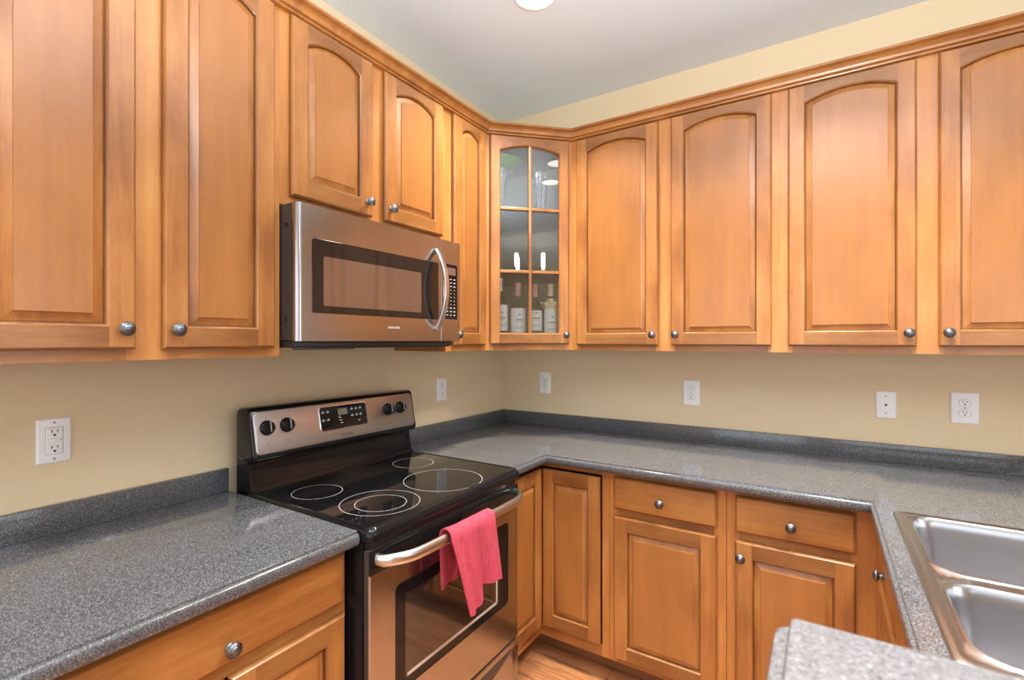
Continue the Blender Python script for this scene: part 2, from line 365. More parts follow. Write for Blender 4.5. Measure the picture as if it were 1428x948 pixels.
# ------------------------------------------------------------------ cabinetry
def contour(x0, x1, z0, zs, rise, d, n=14):
    """opening outline inset by d: BL, BR, then the top from right to left (arched when rise>0)"""
    xl, xr, zb = x0 + d, x1 - d, z0 + d
    pts = [(xl, zb), (xr, zb)]
    if rise > 0:
        c = (x1 - x0) / 2; Rr = (c * c + rise * rise) / (2 * rise); zc = zs + rise - Rr; xc = (x0 + x1) / 2
        for k in range(n + 1):
            x = xr + (xl - xr) * k / n
            pts.append((x, zc + math.sqrt(max((Rr - d) ** 2 - (x - xc) ** 2, 0))))
    else:
        for k in range(n + 1): pts.append((xr + (xl - xr) * k / n, zs - d))
    return pts
TH = 0.020
def door(parent, x0, x1, z0, z1, yf, rise=0.0, sw=0.052, br=0.052, tr=0.055, T=None, glass=False, lip=0.008):
    """cabinet door; its back lies on y=yf, front at yf-TH. tr = rail height at the shoulders"""
    b = MB([M['wood_v'], M['wood_rail'], M['wood_shade']])
    if T: b.T = T
    ff = yf - TH; c = lip * 0.75
    ox0, ox1, oz0, oz1 = x0 + c, x1 - c, z0 + c, z1 - c
    ix0, ix1, iz0, izs = x0 + sw, x1 - sw, z0 + br, z1 - tr - rise * 0.0
    izs = z1 - tr
    q = lambda pts, y: [(px, y, pz) for px, pz in pts]
    def quad(a0, a1, b0, b1, m): b.f([b.v((a0, ff, b0)), b.v((a1, ff, b0)), b.v((a1, ff, b1)), b.v((a0, ff, b1))], m)
    quad(ox0, ix0, oz0, oz1, 0); quad(ix1, ox1, oz0, oz1, 0); quad(ix0, ix1, oz0, iz0, 1)
    ct = contour(ix0, ix1, iz0, izs, rise, 0.0)
    for (xa, za), (xb, zb) in zip(ct[2:], ct[3:]):
        b.f([b.v((xa, ff, za)), b.v((xb, ff, zb)), b.v((xb, ff, oz1)), b.v((xa, ff, oz1))], 1)
    rect = lambda d, y: [(x0 + d, y, z0 + d), (x1 - d, y, z0 + d), (x1 - d, y, z1 - d), (x0 + d, y, z1 - d)]
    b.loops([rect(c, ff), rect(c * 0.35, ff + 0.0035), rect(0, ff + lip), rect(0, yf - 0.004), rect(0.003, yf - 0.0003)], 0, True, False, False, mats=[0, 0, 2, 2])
    if not glass:
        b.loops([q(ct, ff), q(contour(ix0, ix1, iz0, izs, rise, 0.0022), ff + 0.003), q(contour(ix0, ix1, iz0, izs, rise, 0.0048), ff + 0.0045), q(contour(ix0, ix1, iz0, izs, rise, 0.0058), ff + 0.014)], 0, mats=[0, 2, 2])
    else:
        b.loops([q(ct, ff), q(contour(ix0, ix1, iz0, izs, rise, 0.004), ff + 0.005), q(contour(ix0, ix1, iz0, izs, rise, 0.006), yf - 0.001), q(contour(ix0, ix1, iz0, izs, rise, -0.02), yf - 0.0003)], 0)
    d = b.done('door', parent, 30)
    if not glass:
        p = MB([M['wood_panel'], M['wood_v'], M['wood_shade']])
        if T: p.T = T
        C = lambda dd, y: q(contour(ix0, ix1, iz0, izs, rise, dd), y)
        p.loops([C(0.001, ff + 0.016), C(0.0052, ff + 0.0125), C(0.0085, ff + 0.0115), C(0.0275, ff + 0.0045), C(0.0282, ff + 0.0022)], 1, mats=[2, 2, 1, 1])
        p.f([p.v(k) for k in C(0.0282, ff + 0.0022)], 0)
        p.done('raised_panel', d, 25)
    return d
def drawer_front(parent, x0, x1, z0, z1, yf, T=None):
    b = MB([M['wood_h']])
    if T: b.T = T
    ff = yf - TH
    rect = lambda d, y: [(x0 + d, y, z0 + d), (x1 - d, y, z0 + d), (x1 - d, y, z1 - d), (x0 + d, y, z1 - d)]
    b.loops([rect(0.003, yf - 0.0003), rect(0, yf - 0.004), rect(0, ff + 0.008), rect(0.003, ff + 0.004), rect(0.007, ff + 0.0005), rect(0.010, ff)], 0, True, True, True)
    return b.done('drawer', parent, 20)
def knob(parent, x, z, y, T=None, name='knob'):
    b = MB([M['pewter'], M['pewter_dark']])
    if T: b.T = T
    prof = [(0.0105, 0), (0.0105, 0.002), (0.0075, 0.004), (0.0058, 0.008), (0.006, 0.011), (0.0105, 0.0135), (0.0158, 0.0165), (0.0166, 0.0185), (0.0160, 0.0205),
            (0.0142, 0.0222), (0.0134, 0.0215), (0.0126, 0.0228), (0.0112, 0.0240), (0.0100, 0.0242), (0.0094, 0.0234), (0.0086, 0.0246), (0.006, 0.0262), (0.003, 0.0269), (0.0, 0.0271)]
    mats = [0] * 18; mats[9] = 1; mats[13] = 1; mats[4] = 1
    b.lathe(prof, (x, y, z), (0, -1, 0), 24, mats=mats)
    return b.done(name, parent, 40)
def frame(parent, W, dep, z0, z1, stiles, rails, T=None):
    """face frame: vertical stiles (x0,x1) full height, rails (x0,x1,z0,z1)"""
    b = MB([M['wood_frame'], M['wood_h']])
    if T: b.T = T
    for a0, a1 in stiles: b.box(a0, a1, -dep + 0.019, -dep, z0, z1, 0)
    for a0, a1, c0, c1 in rails: b.box(a0, a1, -dep + 0.019, -dep + 0.0002, c0, c1, 1)
    return b.done('face_frame', parent, 0)
Z0, Z1 = 1.360, 2.412
DZ0, DZ1 = 1.386, 2.386
DEP = 0.306
def upper(label, loc, rz, W, doors, knobs, z0=Z0, dz0=DZ0, side='maple'):
    """wall cabinet; local x along the wall, front towards -y"""
    t = thing('wall_cabinet', label, 'cabinet', (loc[0], loc[1], z0), rz, 'maple wall cabinets')
    g = 0.0001
    b = MB([M['wood_v']]); b.box(g, W - g, -0.002, -DEP + 0.0192, 0.012, Z1 - z0)
    for a0, a1 in ((g, 0.016), (W - 0.016, W - g)): b.box(a0, a1, -0.002, -DEP + 0.0192, 0, 0.012)
    b.done('carcass', t, 0)
    st = [(g, doors[0][0] + 0.014)] + [(p[1] - 0.014, n[0] + 0.014) for p, n in zip(doors, doors[1:])] + [(doors[-1][1] - 0.014, W - g)]
    rl = [(p[1] - 0, n[0] + 0, 0, dz0 - z0 + 0.014) for p, n in zip(st, st[1:])] + [(p[1], n[0], DZ1 - z0 - 0.014, Z1 - z0) for p, n in zip(st, st[1:])]
    frame(t, W, DEP, 0, Z1 - z0, st, rl)
    for (a0, a1), kx in zip(doors, knobs):
        d = door(t, a0, a1, dz0 - z0, DZ1 - z0, -DEP - 0.0005, rise=0.032, tr=0.068)
        knob(d, kx, dz0 - z0 + 0.047, -DEP - TH - 0.0003)
    return t
HP = math.pi / 2
# wall A (stove wall): local x = world y - y0
def onA(label, y0, y1, doors, knobs, **k):
    return upper(label, (0, y0), HP, y1 - y0, [(a - y0, c - y0) for a, c in doors], [q - y0 for q in knobs], **k)
def onB(label, x0, x1, doors, knobs, **k):
    return upper(label, (x0, 0), 0, x1 - x0, [(a - x0, c - x0) for a, c in doors], [q - x0 for q in knobs], **k)
onA('tall maple wall cabinet left of the microwave with two arched doors', -2.33, -1.655, [(-2.301, -2.017), (-1.962, -1.678)], (-2.041, -1.936))
onA('short two door maple wall cabinet right above the microwave', -1.655, -0.904, [(-1.626, -1.315), (-1.258, -0.9376)], (-1.339, -1.231), z0=1.812, dz0=1.842)
onA('narrow single door maple wall cabinet squeezed between microwave and glass corner cabinet', -0.904, -0.6095, [(-0.867, -0.629)], (-0.848,))
onB('two door maple wall cabinet beside the glass corner cabinet', 0.6095, 1.5180, [(0.643, 1.041), (1.097, 1.4894)], (1.0195, 1.1195))
onB('two door maple wall cabinet above the phone jack and sink side', 1.5181, 2.4220, [(1.546, 1.9346), (1.993, 2.3816)], (1.912, 2.0165))
onB('two door maple wall cabinet at the far right end past the frame edge', 2.4221, 3.32, [(2.45, 2.8386), (2.897, 3.29)], (2.815, 2.92))

# glass corner cabinet: local frame rotated 45 deg, origin at the centre of its face on the wall corner
CA = 0.6089
t = thing('corner_glass_cabinet', 'diagonal corner wall cabinet with six pane glass door', 'cabinet', (0, 0, Z0), 0)
def cornerpoly(ins=0.0, z=0.0):
    return [(0.002 + ins, -0.002 - ins, z), (CA - ins * 0.4, -0.002 - ins, z), (CA - ins * 0.4, -DEP + ins * 0.41 + 0.001, z), (DEP - ins * 0.41 - 0.001, -CA + ins * 0.4, z), (0.002 + ins, -CA + ins * 0.4, z)]
b = MB([M['wood_v'], M['wood_in']])
HH = Z1 - Z0
for zz0, zz1 in ((0.006, 0.026), (HH - 0.02, HH)):
    b.loops([cornerpoly(0.0125, zz0), cornerpoly(0.0125, zz1)], 1, True, True, True)
pc = cornerpoly(); pi_ = cornerpoly(0.012)
order = [(2, 1), (1, 0), (0, 4), (4, 3)]
for i, j in order:   # four thick sides, open at the diagonal face
    a, c, d, e = pc[i], pc[j], pi_[j], pi_[i]
    up = lambda p, z: (p[0], p[1], z)
    A = [up(a, 0), up(c, 0), up(d, 0), up(e, 0)]; B = [up(a, HH), up(c, HH), up(d, HH), up(e, HH)]
    va = [b.v(p) for p in A]; vb = [b.v(p) for p in B]
    b.f([va[0], va[1], vb[1], vb[0]], 0); b.f([va[2], va[3], vb[3], vb[2]], 1); b.f([va[1], va[2], vb[2], vb[1]], 0); b.f([va[3], va[0], vb[0], vb[3]], 0)
    b.f(va, 0); b.f(vb, 0)
b.done('carcass', t, 0)
D45 = Matrix.Rotation(math.pi / 4, 4, 'Z')
FM = Matrix.Translation((0, 0, 0)) @ D45      # local x = s along the face, -y out of the corner
FD = (DEP + CA) * R2                          # distance of face from the corner
fw = (CA - DEP) * R2                          # half width .2143
b = MB([M['wood_frame'], M['wood_h']]); b.T = FM
for a0, a1 in ((-fw, -fw + 0.034), (fw - 0.034, fw)): b.box(a0, a1, -FD + 0.019, -FD, 0, HH, 0)
b.box(-fw + 0.034, fw - 0.034, -FD + 0.019, -FD + 0.0002, 0, 0.040, 1); b.box(-fw + 0.034, fw - 0.034, -FD + 0.019, -FD + 0.0002, HH - 0.04, HH, 1)
b.done('face_frame', t, 0)
dd = door(t, -0.197, 0.197, DZ0 + 0.004 - Z0, DZ1 + 0.002 - Z0, -FD - 0.0005, rise=0.030, sw=0.045, br=0.048, tr=0.070, T=FM, glass=True)
b = MB([M['wood_v']]); b.T = FM
y0, y1 = -FD - TH + 0.004, -FD - 0.006
ix = 0.197 - 0.045 - 0.004
b.box(-0.0075, 0.0075, y0, y1, 1.436 - Z0, 2.348 - Z0, 0, 0.003)
for zz in (2.041, 1.739): b.box(-ix, ix, y0 + 0.0005, y1 - 0.0005, zz - 0.0075 - Z0, zz + 0.0075 - Z0, 0, 0.003)
b.done('muntin_bars', dd, 30)
b = MB([M['pane']]); b.T = FM
b.box(-0.155, 0.155, -FD - 0.0058, -FD - 0.0030, 1.430 - Z0, 2.352 - Z0)
b.done('glass_pane', dd, 0)
knob(dd, 0.178, 1.435 - Z0, -FD - TH - 0.0003, T=FM)
for zz in (2.041, 1.739):
    b = MB([M['shelf_glass']])
    sp = [(0.016, -0.016), (CA - 0.010, -0.016), (CA - 0.010, -DEP - 0.012), (DEP + 0.012, -CA + 0.010), (0.016, -CA + 0.010)]
    b.loops([[(p[0], p[1], zz - 0.004 - Z0) for p in sp], [(p[0], p[1], zz + 0.004 - Z0) for p in sp]], 0, True, True, True)
    b.done('shelf', t, 0)

# crown moulding along all the wall cabinets
prof = [(0.0, 0.0), (0.012, 0.0), (0.015, 0.002), (0.016, 0.005), (0.015, 0.008), (0.012, 0.010), (0.0105, 0.013), (0.018, 0.0145), (0.019, 0.018), (0.021, 0.025), (0.026, 0.031), (0.033, 0.0345), (0.031, 0.0365), (0.039, 0.038), (0.042, 0.041), (0.042, 0.046), (0.038, 0.050), (0.0, 0.050)]
CZ = 2.391
kk = math.tan(math.radians(22.5))
def crown_pt(i, o):
    d = DEP + 0.0006
    if i == 0: return (d + o, -2.33)
    if i == 1: return (d + o, -CA + 0.0 - 0.0 + (-(o) * (-kk) if False else -o * kk * 1.0))
    if i == 2: return (CA + o * kk, -d - o)
    return (3.32, -d - o)
b = MB([M['wood_h']])
rings = []
for i in range(4): rings.append([(*crown_pt(i, o), CZ + h) for o, h in prof])
# the concave mitres sit where the offset faces meet
d0 = DEP + 0.0006
for i, key in ((1, 'a'), (2, 'b')):
    ring = []
    for o, h in prof:
        s = (FD + 0.0006 + o) / R2                       # diagonal line x - y = s
        ring.append((d0 + o, d0 + o - s, CZ + h) if key == 'a' else (s - d0 - o, -d0 - o, CZ + h))
    rings[i] = ring
b.loops(rings, 0, True, True, True)
tag(b.done('crown_molding', None, 35), 'honey maple crown molding running along the tops of the wall cabinets', 'molding')

# ---- base cabinets
BD = 0.597; BT = 0.874; TK = 0.10
def base(label, loc, rz, W, cols, depth=BD, back=0.002, carc=None, name='base_cabinet'):
    """cols: list of dict(x0,x1, drawer=(z0,z1), knob=.., doors=[(x0,x1,kx)])"""
    t = thing(name, label, 'cabinet', (loc[0], loc[1], 0), rz, 'maple base cabinets')
    g = 0.0006; b = MB([M['wood_v']])
    for a0, a1 in ((g, 0.016), (W - 0.016, W - g)):
        b.box(a0, a1, -back, -depth + 0.0192, TK, BT)
    b.box(0.016, W - 0.016, -back, -depth + 0.0192, TK, TK + 0.016); b.box(0.016, W - 0.016, -back, -back - 0.01, TK + 0.016, BT)
    b.done('carcass', t, 0)
    b = MB([M['toe']]); b.box(g, W - g, -depth + 0.095, -depth + 0.110, 0.001, TK); b.done('toe_kick', t, 0)
    st = [(g, cols[0]['x0'] + 0.012)] + [(p['x1'] - 0.012, n['x0'] + 0.012) for p, n in zip(cols, cols[1:])] + [(cols[-1]['x1'] - 0.012, W - g)]
    rl = []
    for p, n in zip(st, st[1:]): rl += [(p[1], n[0], TK, 0.135), (p[1], n[0], 0.694, 0.737), (p[1], n[0], 0.846, BT)]
    frame(t, W, depth, TK, BT, st, rl)
    for c in cols:
        dw = drawer_front(t, c['x0'], c['x1'], 0.728, 0.856, -depth - 0.0005)
        knob(dw, c.get('knob', (c['x0'] + c['x1']) / 2), 0.782 if 'kz' not in c else c['kz'], -depth - TH - 0.0003)
        for a0, a1, kx in c['doors']:
            d = door(t, a0, a1, 0.121, 0.698, -depth - 0.0005, br=0.056, tr=0.056, sw=0.054)
            if kx is not None: knob(d, kx, 0.642, -depth - TH - 0.0003)
    return t
yb = -2.64
base('maple base cabinet under the left counter beside the stove', (0, yb), HP, -1.652 - yb,
     [dict(x0=0.03, x1=0.33, doors=[(0.03, 0.33, 0.305)]), dict(x0=-2.256 - yb, x1=-1.664 - yb, knob=-1.958 - yb, kz=0.765, doors=[(-2.256 - yb, -1.964 - yb, -1.99 - yb), (-1.956 - yb, -1.664 - yb, -1.93 - yb)])])
base('single door maple base cabinet with drawer next to the lazy susan corner', (0.922, 0), 0, 0.4445, [dict(x0=0.0235, x1=0.414, knob=0.212, doors=[(0.0235, 0.414, None)])])
base('maple base cabinet whose door knob sits top left, beside the sink counter', (1.367, 0), 0, 0.4502, [dict(x0=0.030, x1=0.381, knob=0.203, doors=[(0.030, 0.381, 0.049)])])
# sink base, front faces the stove side (-x)
base('maple sink base cabinet under the stainless double sink', (2.415, -0.616), -HP, 1.20,
     [dict(x0=0.084, x1=0.464, knob=0.269, doors=[(0.084, 0.464, 0.444)]), dict(x0=0.504, x1=0.884, knob=0.694, doors=[(0.504, 0.884, 0.524)])], depth=0.597, back=0.002)
# corner base with bifold door (pie cut)
t = thing('corner_base_cabinet', 'L shaped maple corner base cabinet with folding two leaf door', 'cabinet', (0, 0, 0), 0, 'maple base cabinets')
cx0 = 0.9085
b = MB([M['wood_v']])
L = [(0.003, -0.003), (0.9205, -0.003), (0.9205, -BD + 0.019), (BD - 0.019, -BD + 0.019), (BD - 0.019, -cx0), (0.003, -cx0)]
b.loops([[(x, y, TK) for x, y in L], [(x, y, TK + 0.016) for x, y in L]], 0, True, True, True)
b.box(0.003, 0.015, -cx0, -0.003, TK + 0.016, BT); b.box(0.015, 0.9205, -0.015, -0.003, TK + 0.016, BT)
b.box(0.9085, 0.9205, -BD + 0.019, -0.015, TK + 0.016, BT); b.box(0.015, BD - 0.019, -cx0, -cx0 + 0.012, TK + 0.016, BT)
b.done('carcass', t, 0)
b = MB([M['wood_frame'], M['wood_h'], M['black_satin']])
b.box(0.8905, 0.9213, -BD + 0.019, -BD, TK, BT, 0)
b.box(BD - 0.019, 0.8905, -BD + 0.019, -BD, 0.850, BT, 1); b.box(BD - 0.019, BD, -cx0, -BD, 0.850, BT, 1)
b.box(BD - 0.019, 0.8905, -BD + 0.019, -BD, TK, 0.148, 1); b.box(BD - 0.019, BD, -cx0, -BD, TK, 0.148, 1)
b.done('face_frame', t, 0)
b = MB([M['toe']]); b.box(0.502, 0.9213, -0.502, -0.487, 0.001, TK); b.box(0.487, 0.502, -cx0, -0.487, 0.001, TK); b.done('toe_kick', t, 0)
# leaves: set slightly into the frame, fronts at .612
door(t, 0.6175, 0.886, 0.153, 0.844, -0.5975, br=0.056, tr=0.056, sw=0.050, lip=0.005)
TA = Matrix.Rotation(HP, 4, 'Z')
door(t, -0.9035, -0.6185, 0.153, 0.844, -0.5975, br=0.056, tr=0.056, sw=0.050, T=TA, lip=0.005)

# ------------------------------------------------------------------ countertops
ZC = 0.914
EDGE = [(0.0, 0.0), (0.0020, -0.0010), (0.0030, -0.0050), (0.0032, -0.0068), (0.0075, -0.0070), (0.0105, -0.0095), (0.0120, -0.0150), (0.0120, -0.0270), (0.0105, -0.0335), (0.0070, -0.0375), (0.0020, -0.0385), (-0.05, -0.0385)]
XF, YF, XI = 0.642, -0.637, 1.794
def edge_strip(b, pts):
    """pts: fn(o)->list of (x,y) along the front edge for outward offset o"""
    rings = []
    for o, h in EDGE: rings.append([(x, y, ZC + h) for x, y in pts(o)])
    b.loops(rings, 0, False)
# left counter
t = thing('countertop', 'speckled grey laminate countertop left of the stove', 'countertop', (0, 0, 0), 0)
ya, ye = -2.64, -1.6515
b = MB([M['counter']])
b.f([b.v(p) for p in ((0.001, ya, ZC), (XF, ya, ZC), (XF, ye, ZC), (0.001, ye, ZC))])
edge_strip(b, lambda o: [(XF + o, ya), (XF + o, ye)])
for yy in (ya, ye): b.f([b.v((XF + o, yy, ZC + h)) for o, h in EDGE[:-1]] + [b.v((0.001, yy, ZC - 0.0385)), b.v((0.001, yy, ZC))])
b.f([b.v(p) for p in ((0.001, ya, ZC - 0.0385), (XF, ya, ZC - 0.0385), (XF, ye, ZC - 0.0385), (0.001, ye, ZC - 0.0385))])
b.done('worktop', t, 40)
b = MB([M['counter']]); b.box(0.001, 0.019, ya, ye, ZC + 0.0002, 0.988, 0, 0.002); b.done('backsplash', t, 30)
# U-shaped counter on the right
t = thing('countertop', 'long speckled grey laminate countertop wrapping the corner and holding the sink', 'countertop', (0, 0, 0), 0)
XR, YE, YB = 2.45, -1.83, -0.910
SK = (1.845, 2.345, -1.505, -0.735)   # sink cut-out
b = MB([M['counter']])
def flat(x0, x1, y0, y1, z=ZC): b.f([b.v((x0, y0, z)), b.v((x1, y0, z)), b.v((x1, y1, z)), b.v((x0, y1, z))])
for z in (ZC, ZC - 0.0385):
    xs = [0.001, XF, XI, SK[0], SK[1], XR]; ys = [YE, SK[2], YB, SK[3], YF, -0.001]
    for i in range(5):
        for j in range(5):
            xm, ym = (xs[i] + xs[i + 1]) / 2, (ys[j] + ys[j + 1]) / 2
            ok = (ym > YF) or (xm < XF and ym > YB) or (xm > XI)
            if SK[0] < xm < SK[1] and SK[2] < ym < SK[3]: ok = False
            if ok: flat(xs[i], xs[i + 1], ys[j], ys[j + 1], z)
edge_strip(b, lambda o: [(XF + o, YB), (XF + o, YF - o), (XI - o, YF - o), (XI - o, YE)])
b.f([b.v((XF + o, YB, ZC + h)) for o, h in EDGE[:-1]] + [b.v((0.001, YB, ZC - 0.0385)), b.v((0.001, YB, ZC))])
b.f([b.v((XI - o, YE, ZC + h)) for o, h in EDGE[:-1]] + [b.v((XR, YE, ZC - 0.0385)), b.v((XR, YE, ZC))])
b.f([b.v(p) for p in ((XR, YE, ZC), (XR, -0.001, ZC), (XR, -0.001, ZC - 0.0385), (XR, YE, ZC - 0.0385))])
for p, q in (((SK[0], SK[2]), (SK[1], SK[2])), ((SK[1], SK[2]), (SK[1], SK[3])), ((SK[1], SK[3]), (SK[0], SK[3])), ((SK[0], SK[3]), (SK[0], SK[2]))):
    b.f([b.v((*p, ZC)), b.v((*q, ZC)), b.v((*q, ZC - 0.0385)), b.v((*p, ZC - 0.0385))])
b.done('worktop', t, 40)
b = MB([M['counter']])
b.box(0.001, 0.019, YB, -0.001, ZC + 0.0002, 0.988, 0, 0.002); b.box(0.0192, 2.60, -0.019, -0.001, ZC + 0.0002, 0.988, 0, 0.002)
b.done('backsplash', t, 30)

# raised bar counter in the foreground with the half wall that carries it
ZB = 1.07
BE = [(0.0, 0.0), (0.002, -0.0008), (0.0035, -0.004), (0.0045, -0.014), (0.007, -0.0162), (0.014, -0.0170), (0.019, -0.020), (0.021, -0.026), (0.021, -0.036), (0.016, -0.042)]
b = MB([M['bar']])
bx0, bx1, by0, by1 = 1.632, 3.4, -2.28, -1.817
rings = [[(x, y, ZB + h) for x, y in rrect(bx0 - o, bx1 + o, by0 - o, by1 + o, 0.006 + o, 5)] for o, h in BE]
b.loops(rings, 0, True, True, True)
tag(b.done('bar_counter', None, 40), 'pale speckled raised bar counter at the lower right, closest to the viewer', 'countertop')
b = MB([M['wall']]); b.box(1.84, 3.3, -1.96, -1.836, 0.0, ZB - 0.0425); struct(b.done('wall_bar', angle=0))

# ------------------------------------------------------------------ sink
t = thing('double_sink', 'stainless steel double bowl sink set into the right counter', 'sink', (0, 0, ZC), 0)
ro = (1.828, 2.362, -1.522, -0.718)
b1 = (1.864, 2.300, -1.142, -0.757); b2 = (1.864, 2.300, -1.486, -1.196)
b = MB([M['sink']])
outer = [[(x, y, z) for x, y in rrect(ro[0] + o, ro[1] - o, ro[2] + o, ro[3] - o, 0.03 - o * 0.3, 6)] for o, z in ((0, 0.0004), (0.001, 0.003), (0.005, 0.0055), (0.010, 0.0065), (0.014, 0.0062), (0.018, 0.0045))]
vo = b.loops(outer, 0)
def bowl_ring(q, o, z, r): return [(x, y, z) for x, y in rrect(q[0] + o, q[1] - o, q[2] + o, q[3] - o, r, 6)]
edges = []
def ring_edges(ring): return [b.bm.edges.get((ring[i], ring[(i + 1) % len(ring)])) or b.bm.edges.new((ring[i], ring[(i + 1) % len(ring)])) for i in range(len(ring))]
edges += ring_edges(vo[-1])
for q in (b1, b2):
    rr = b.loops([bowl_ring(q, -0.010, 0.0045, 0.060), bowl_ring(q, -0.007, 0.0072, 0.058), bowl_ring(q, -0.003, 0.0074, 0.055), bowl_ring(q, 0.0, 0.0035, 0.052)], 0)
    edges += ring_edges(rr[0])
bmesh.ops.triangle_fill(b.bm, edges=edges, use_beauty=True)
b.done('rim', t, 40)
for q in (b1, b2):
    b = MB([M['sink']])
    b.loops([bowl_ring(q, o, z, r) for o, z, r in ((0.0, 0.0035, 0.052), (0.002, -0.002, 0.052), (0.006, -0.02, 0.050), (0.012, -0.12, 0.048), (0.018, -0.150, 0.050), (0.030, -0.166, 0.055), (0.050, -0.172, 0.06))], 0, True, False, True)
    b.done('basin', t, 45)
    b = MB([M['chrome'], M['slot']]); cx, cy = (q[0] + q[1]) / 2 + 0.03, (q[2] + q[3]) / 2
    b.lathe([(0.044, 0.0), (0.043, 0.003), (0.036, 0.002), (0.030, -0.0), (0.0, -0.0)], (cx, cy, -0.1715), (0, 0, 1), 24, mats=[0, 0, 0, 1])
    b.done('drain', t, 40)

# ------------------------------------------------------------------ range (stove)
RY0, RY1 = -1.645, -0.917
t = thing('electric_range', 'freestanding stainless and black electric range with glass cooktop', 'stove', (0.35, (RY0 + RY1) / 2, 0), 0)
rt = t; O = Matrix.Translation((-0.35, -(RY0 + RY1) / 2, 0))
def RB(mats):
    b = MB(mats); b.T = O; return b
b = RB([M['black']]); b.box(0.06, 0.655, RY0, RY1, 0.03, 0.893, 0, 0.004)
for yy in (RY0 + 0.05, RY1 - 0.05):
    for xx in (0.12, 0.58): b.box(xx - 0.02, xx + 0.02, yy - 0.02, yy + 0.02, 0.0005, 0.03)
b.done('body', rt, 30)
# cooktop
b = RB([M['black'], M['glass_black']])
outl = lambda o: rrect(0.10 + o, 0.692 - o, RY0 - 0.003 + o, RY1 + 0.003 - o, 0.022, 5)
b.loops([[(x, y, z) for x, y in outl(o)] for o, z in ((0.006, 0.884), (0.001, 0.888), (0.0, 0.900), (0.003, 0.913), (0.008, 0.9205), (0.013, 0.9225), (0.017, 0.9215), (0.019, 0.920))], 0, True, True, False)
gl = rrect(0.135, 0.668, RY0 + 0.016, RY1 - 0.016, 0.02, 5)
ot = [(x, y, 0.920) for x, y in outl(0.019)]
b.loops([ot, [(x, y, 0.920) for x, y in gl]], 0)
b.f([b.v((x, y, 0.920)) for x, y in gl], 1)
ck = b.done('cooktop', rt, 40)
def ring_mark(cx, cy, r, a0=0, a1=360, n=64, w=0.0012):
    b = RB([M['mark']]); inn, out = [], []
    for k in range(n + 1):
        th = math.radians(a0 + (a1 - a0) * k / n)
        inn.append((cx + (r - w) * math.cos(th), cy + (r - w) * math.sin(th), 0.9204)); out.append((cx + r * math.cos(th), cy + r * math.sin(th), 0.9204))
    b.loops([inn, out], 0, False)
    b.done('burner_ring', ck, 0)
ring_mark(0.290, -1.515, 0.077); ring_mark(0.537, -1.475, 0.118); ring_mark(0.545, -1.480, 0.076)
ring_mark(0.540, -1.190, 0.137); ring_mark(0.285, -1.075, 0.080)
# backguard
b = RB([M['black']])
low = [(0.045, 0.905), (0.045, 1.02), (0.105, 1.02), (0.110, 1.008), (0.112, 0.995), (0.124, 0.935), (0.134, 0.922), (0.134, 0.905)]
b.loops([[(x, y, z) for x, z in low] for y in (RY0 + 0.004, RY1 - 0.004)], 0, True, True, True)
head = [(0.045, 1.015), (0.045, 1.165), (0.050, 1.180), (0.060, 1.187), (0.108, 1.189), (0.118, 1.186), (0.124, 1.178), (0.152, 1.036), (0.152, 1.026), (0.146, 1.018), (0.10, 1.012)]
xc_, zc_ = 0.095, 1.10
def shr(k): return [(xc_ + (x - xc_) * k, zc_ + (z - zc_) * k) for x, z in head]
b.loops([[(x, RY0 + e, z) for x, z in shr(k)] for e, k in ((0.0, 0.80), (0.001, 0.90), (0.004, 0.965), (0.010, 1.0))] +
        [[(x, RY1 - e, z) for x, z in shr(k)] for e, k in ((0.010, 1.0), (0.004, 0.965), (0.001, 0.90), (0.0, 0.80))], 0, True, True, True)
# recessed raised border on the lower riser
b.loops([[(x, y, z) for y, z in rrect(RY0 + 0.02, RY1 - 0.02, 0.935, 1.0, 0.012, 4) for x in [0.125 - (z - 0.93) * 0.185 + dx]] for dx in (-0.002, 0.0025, 0.0025)], 0, True, False, False)
bgd = b.done('backguard', rt, 40)
# control panel plane frame: u = +y, v up the slope, w outwards
pv = Vector((-0.0275, 0, 0.142)).normalized(); pn = Vector((0.142, 0, 0.0275)).normalized()
PM = Matrix(((0, pv.x, pn.x, 0.152), (1, pv.y, pn.y, 0), (0, pv.z, pn.z, 1.036), (0, 0, 0, 1)))
PM = O @ PM
def v_of(z): return (z - 1.036) / pv.z
b = MB([M['steel_panel']]); b.T = PM
pl = lambda o, w: [(u, v, w) for u, v in rrect(-1.636 + o, -0.930 - o, v_of(1.040) + o, v_of(1.1755) - o, 0.016, 5)]
b.loops([pl(0, 0.0002), pl(0.0, 0.0016), pl(0.0015, 0.0024)], 0, True, True, True)
b.done('control_panel', bgd, 30)
b = MB([M['black'], M['chrome'], M['display'], M['mark']]); b.T = PM
dp = lambda o, w: [(u, v, w) for u, v in rrect(-1.397 + o, -1.185 - o, v_of(1.080) + o, v_of(1.163) - o, 0.010, 4)]
b.loops([dp(-0.002, 0.0022), dp(-0.002, 0.0045), dp(0.0005, 0.0052)], 1); b.loops([dp(0.0005, 0.0052), dp(0.002, 0.0044)], 0, True, False, True)
def rectm(u0, u1, v0, v1, w, m): b.f([b.v((u0, v0, w)), b.v((u1, v0, w)), b.v((u1, v1, w)), b.v((u0, v1, w))], m)
rectm(-1.318, -1.276, v_of(1.128), v_of(1.151), 0.0048, 2)
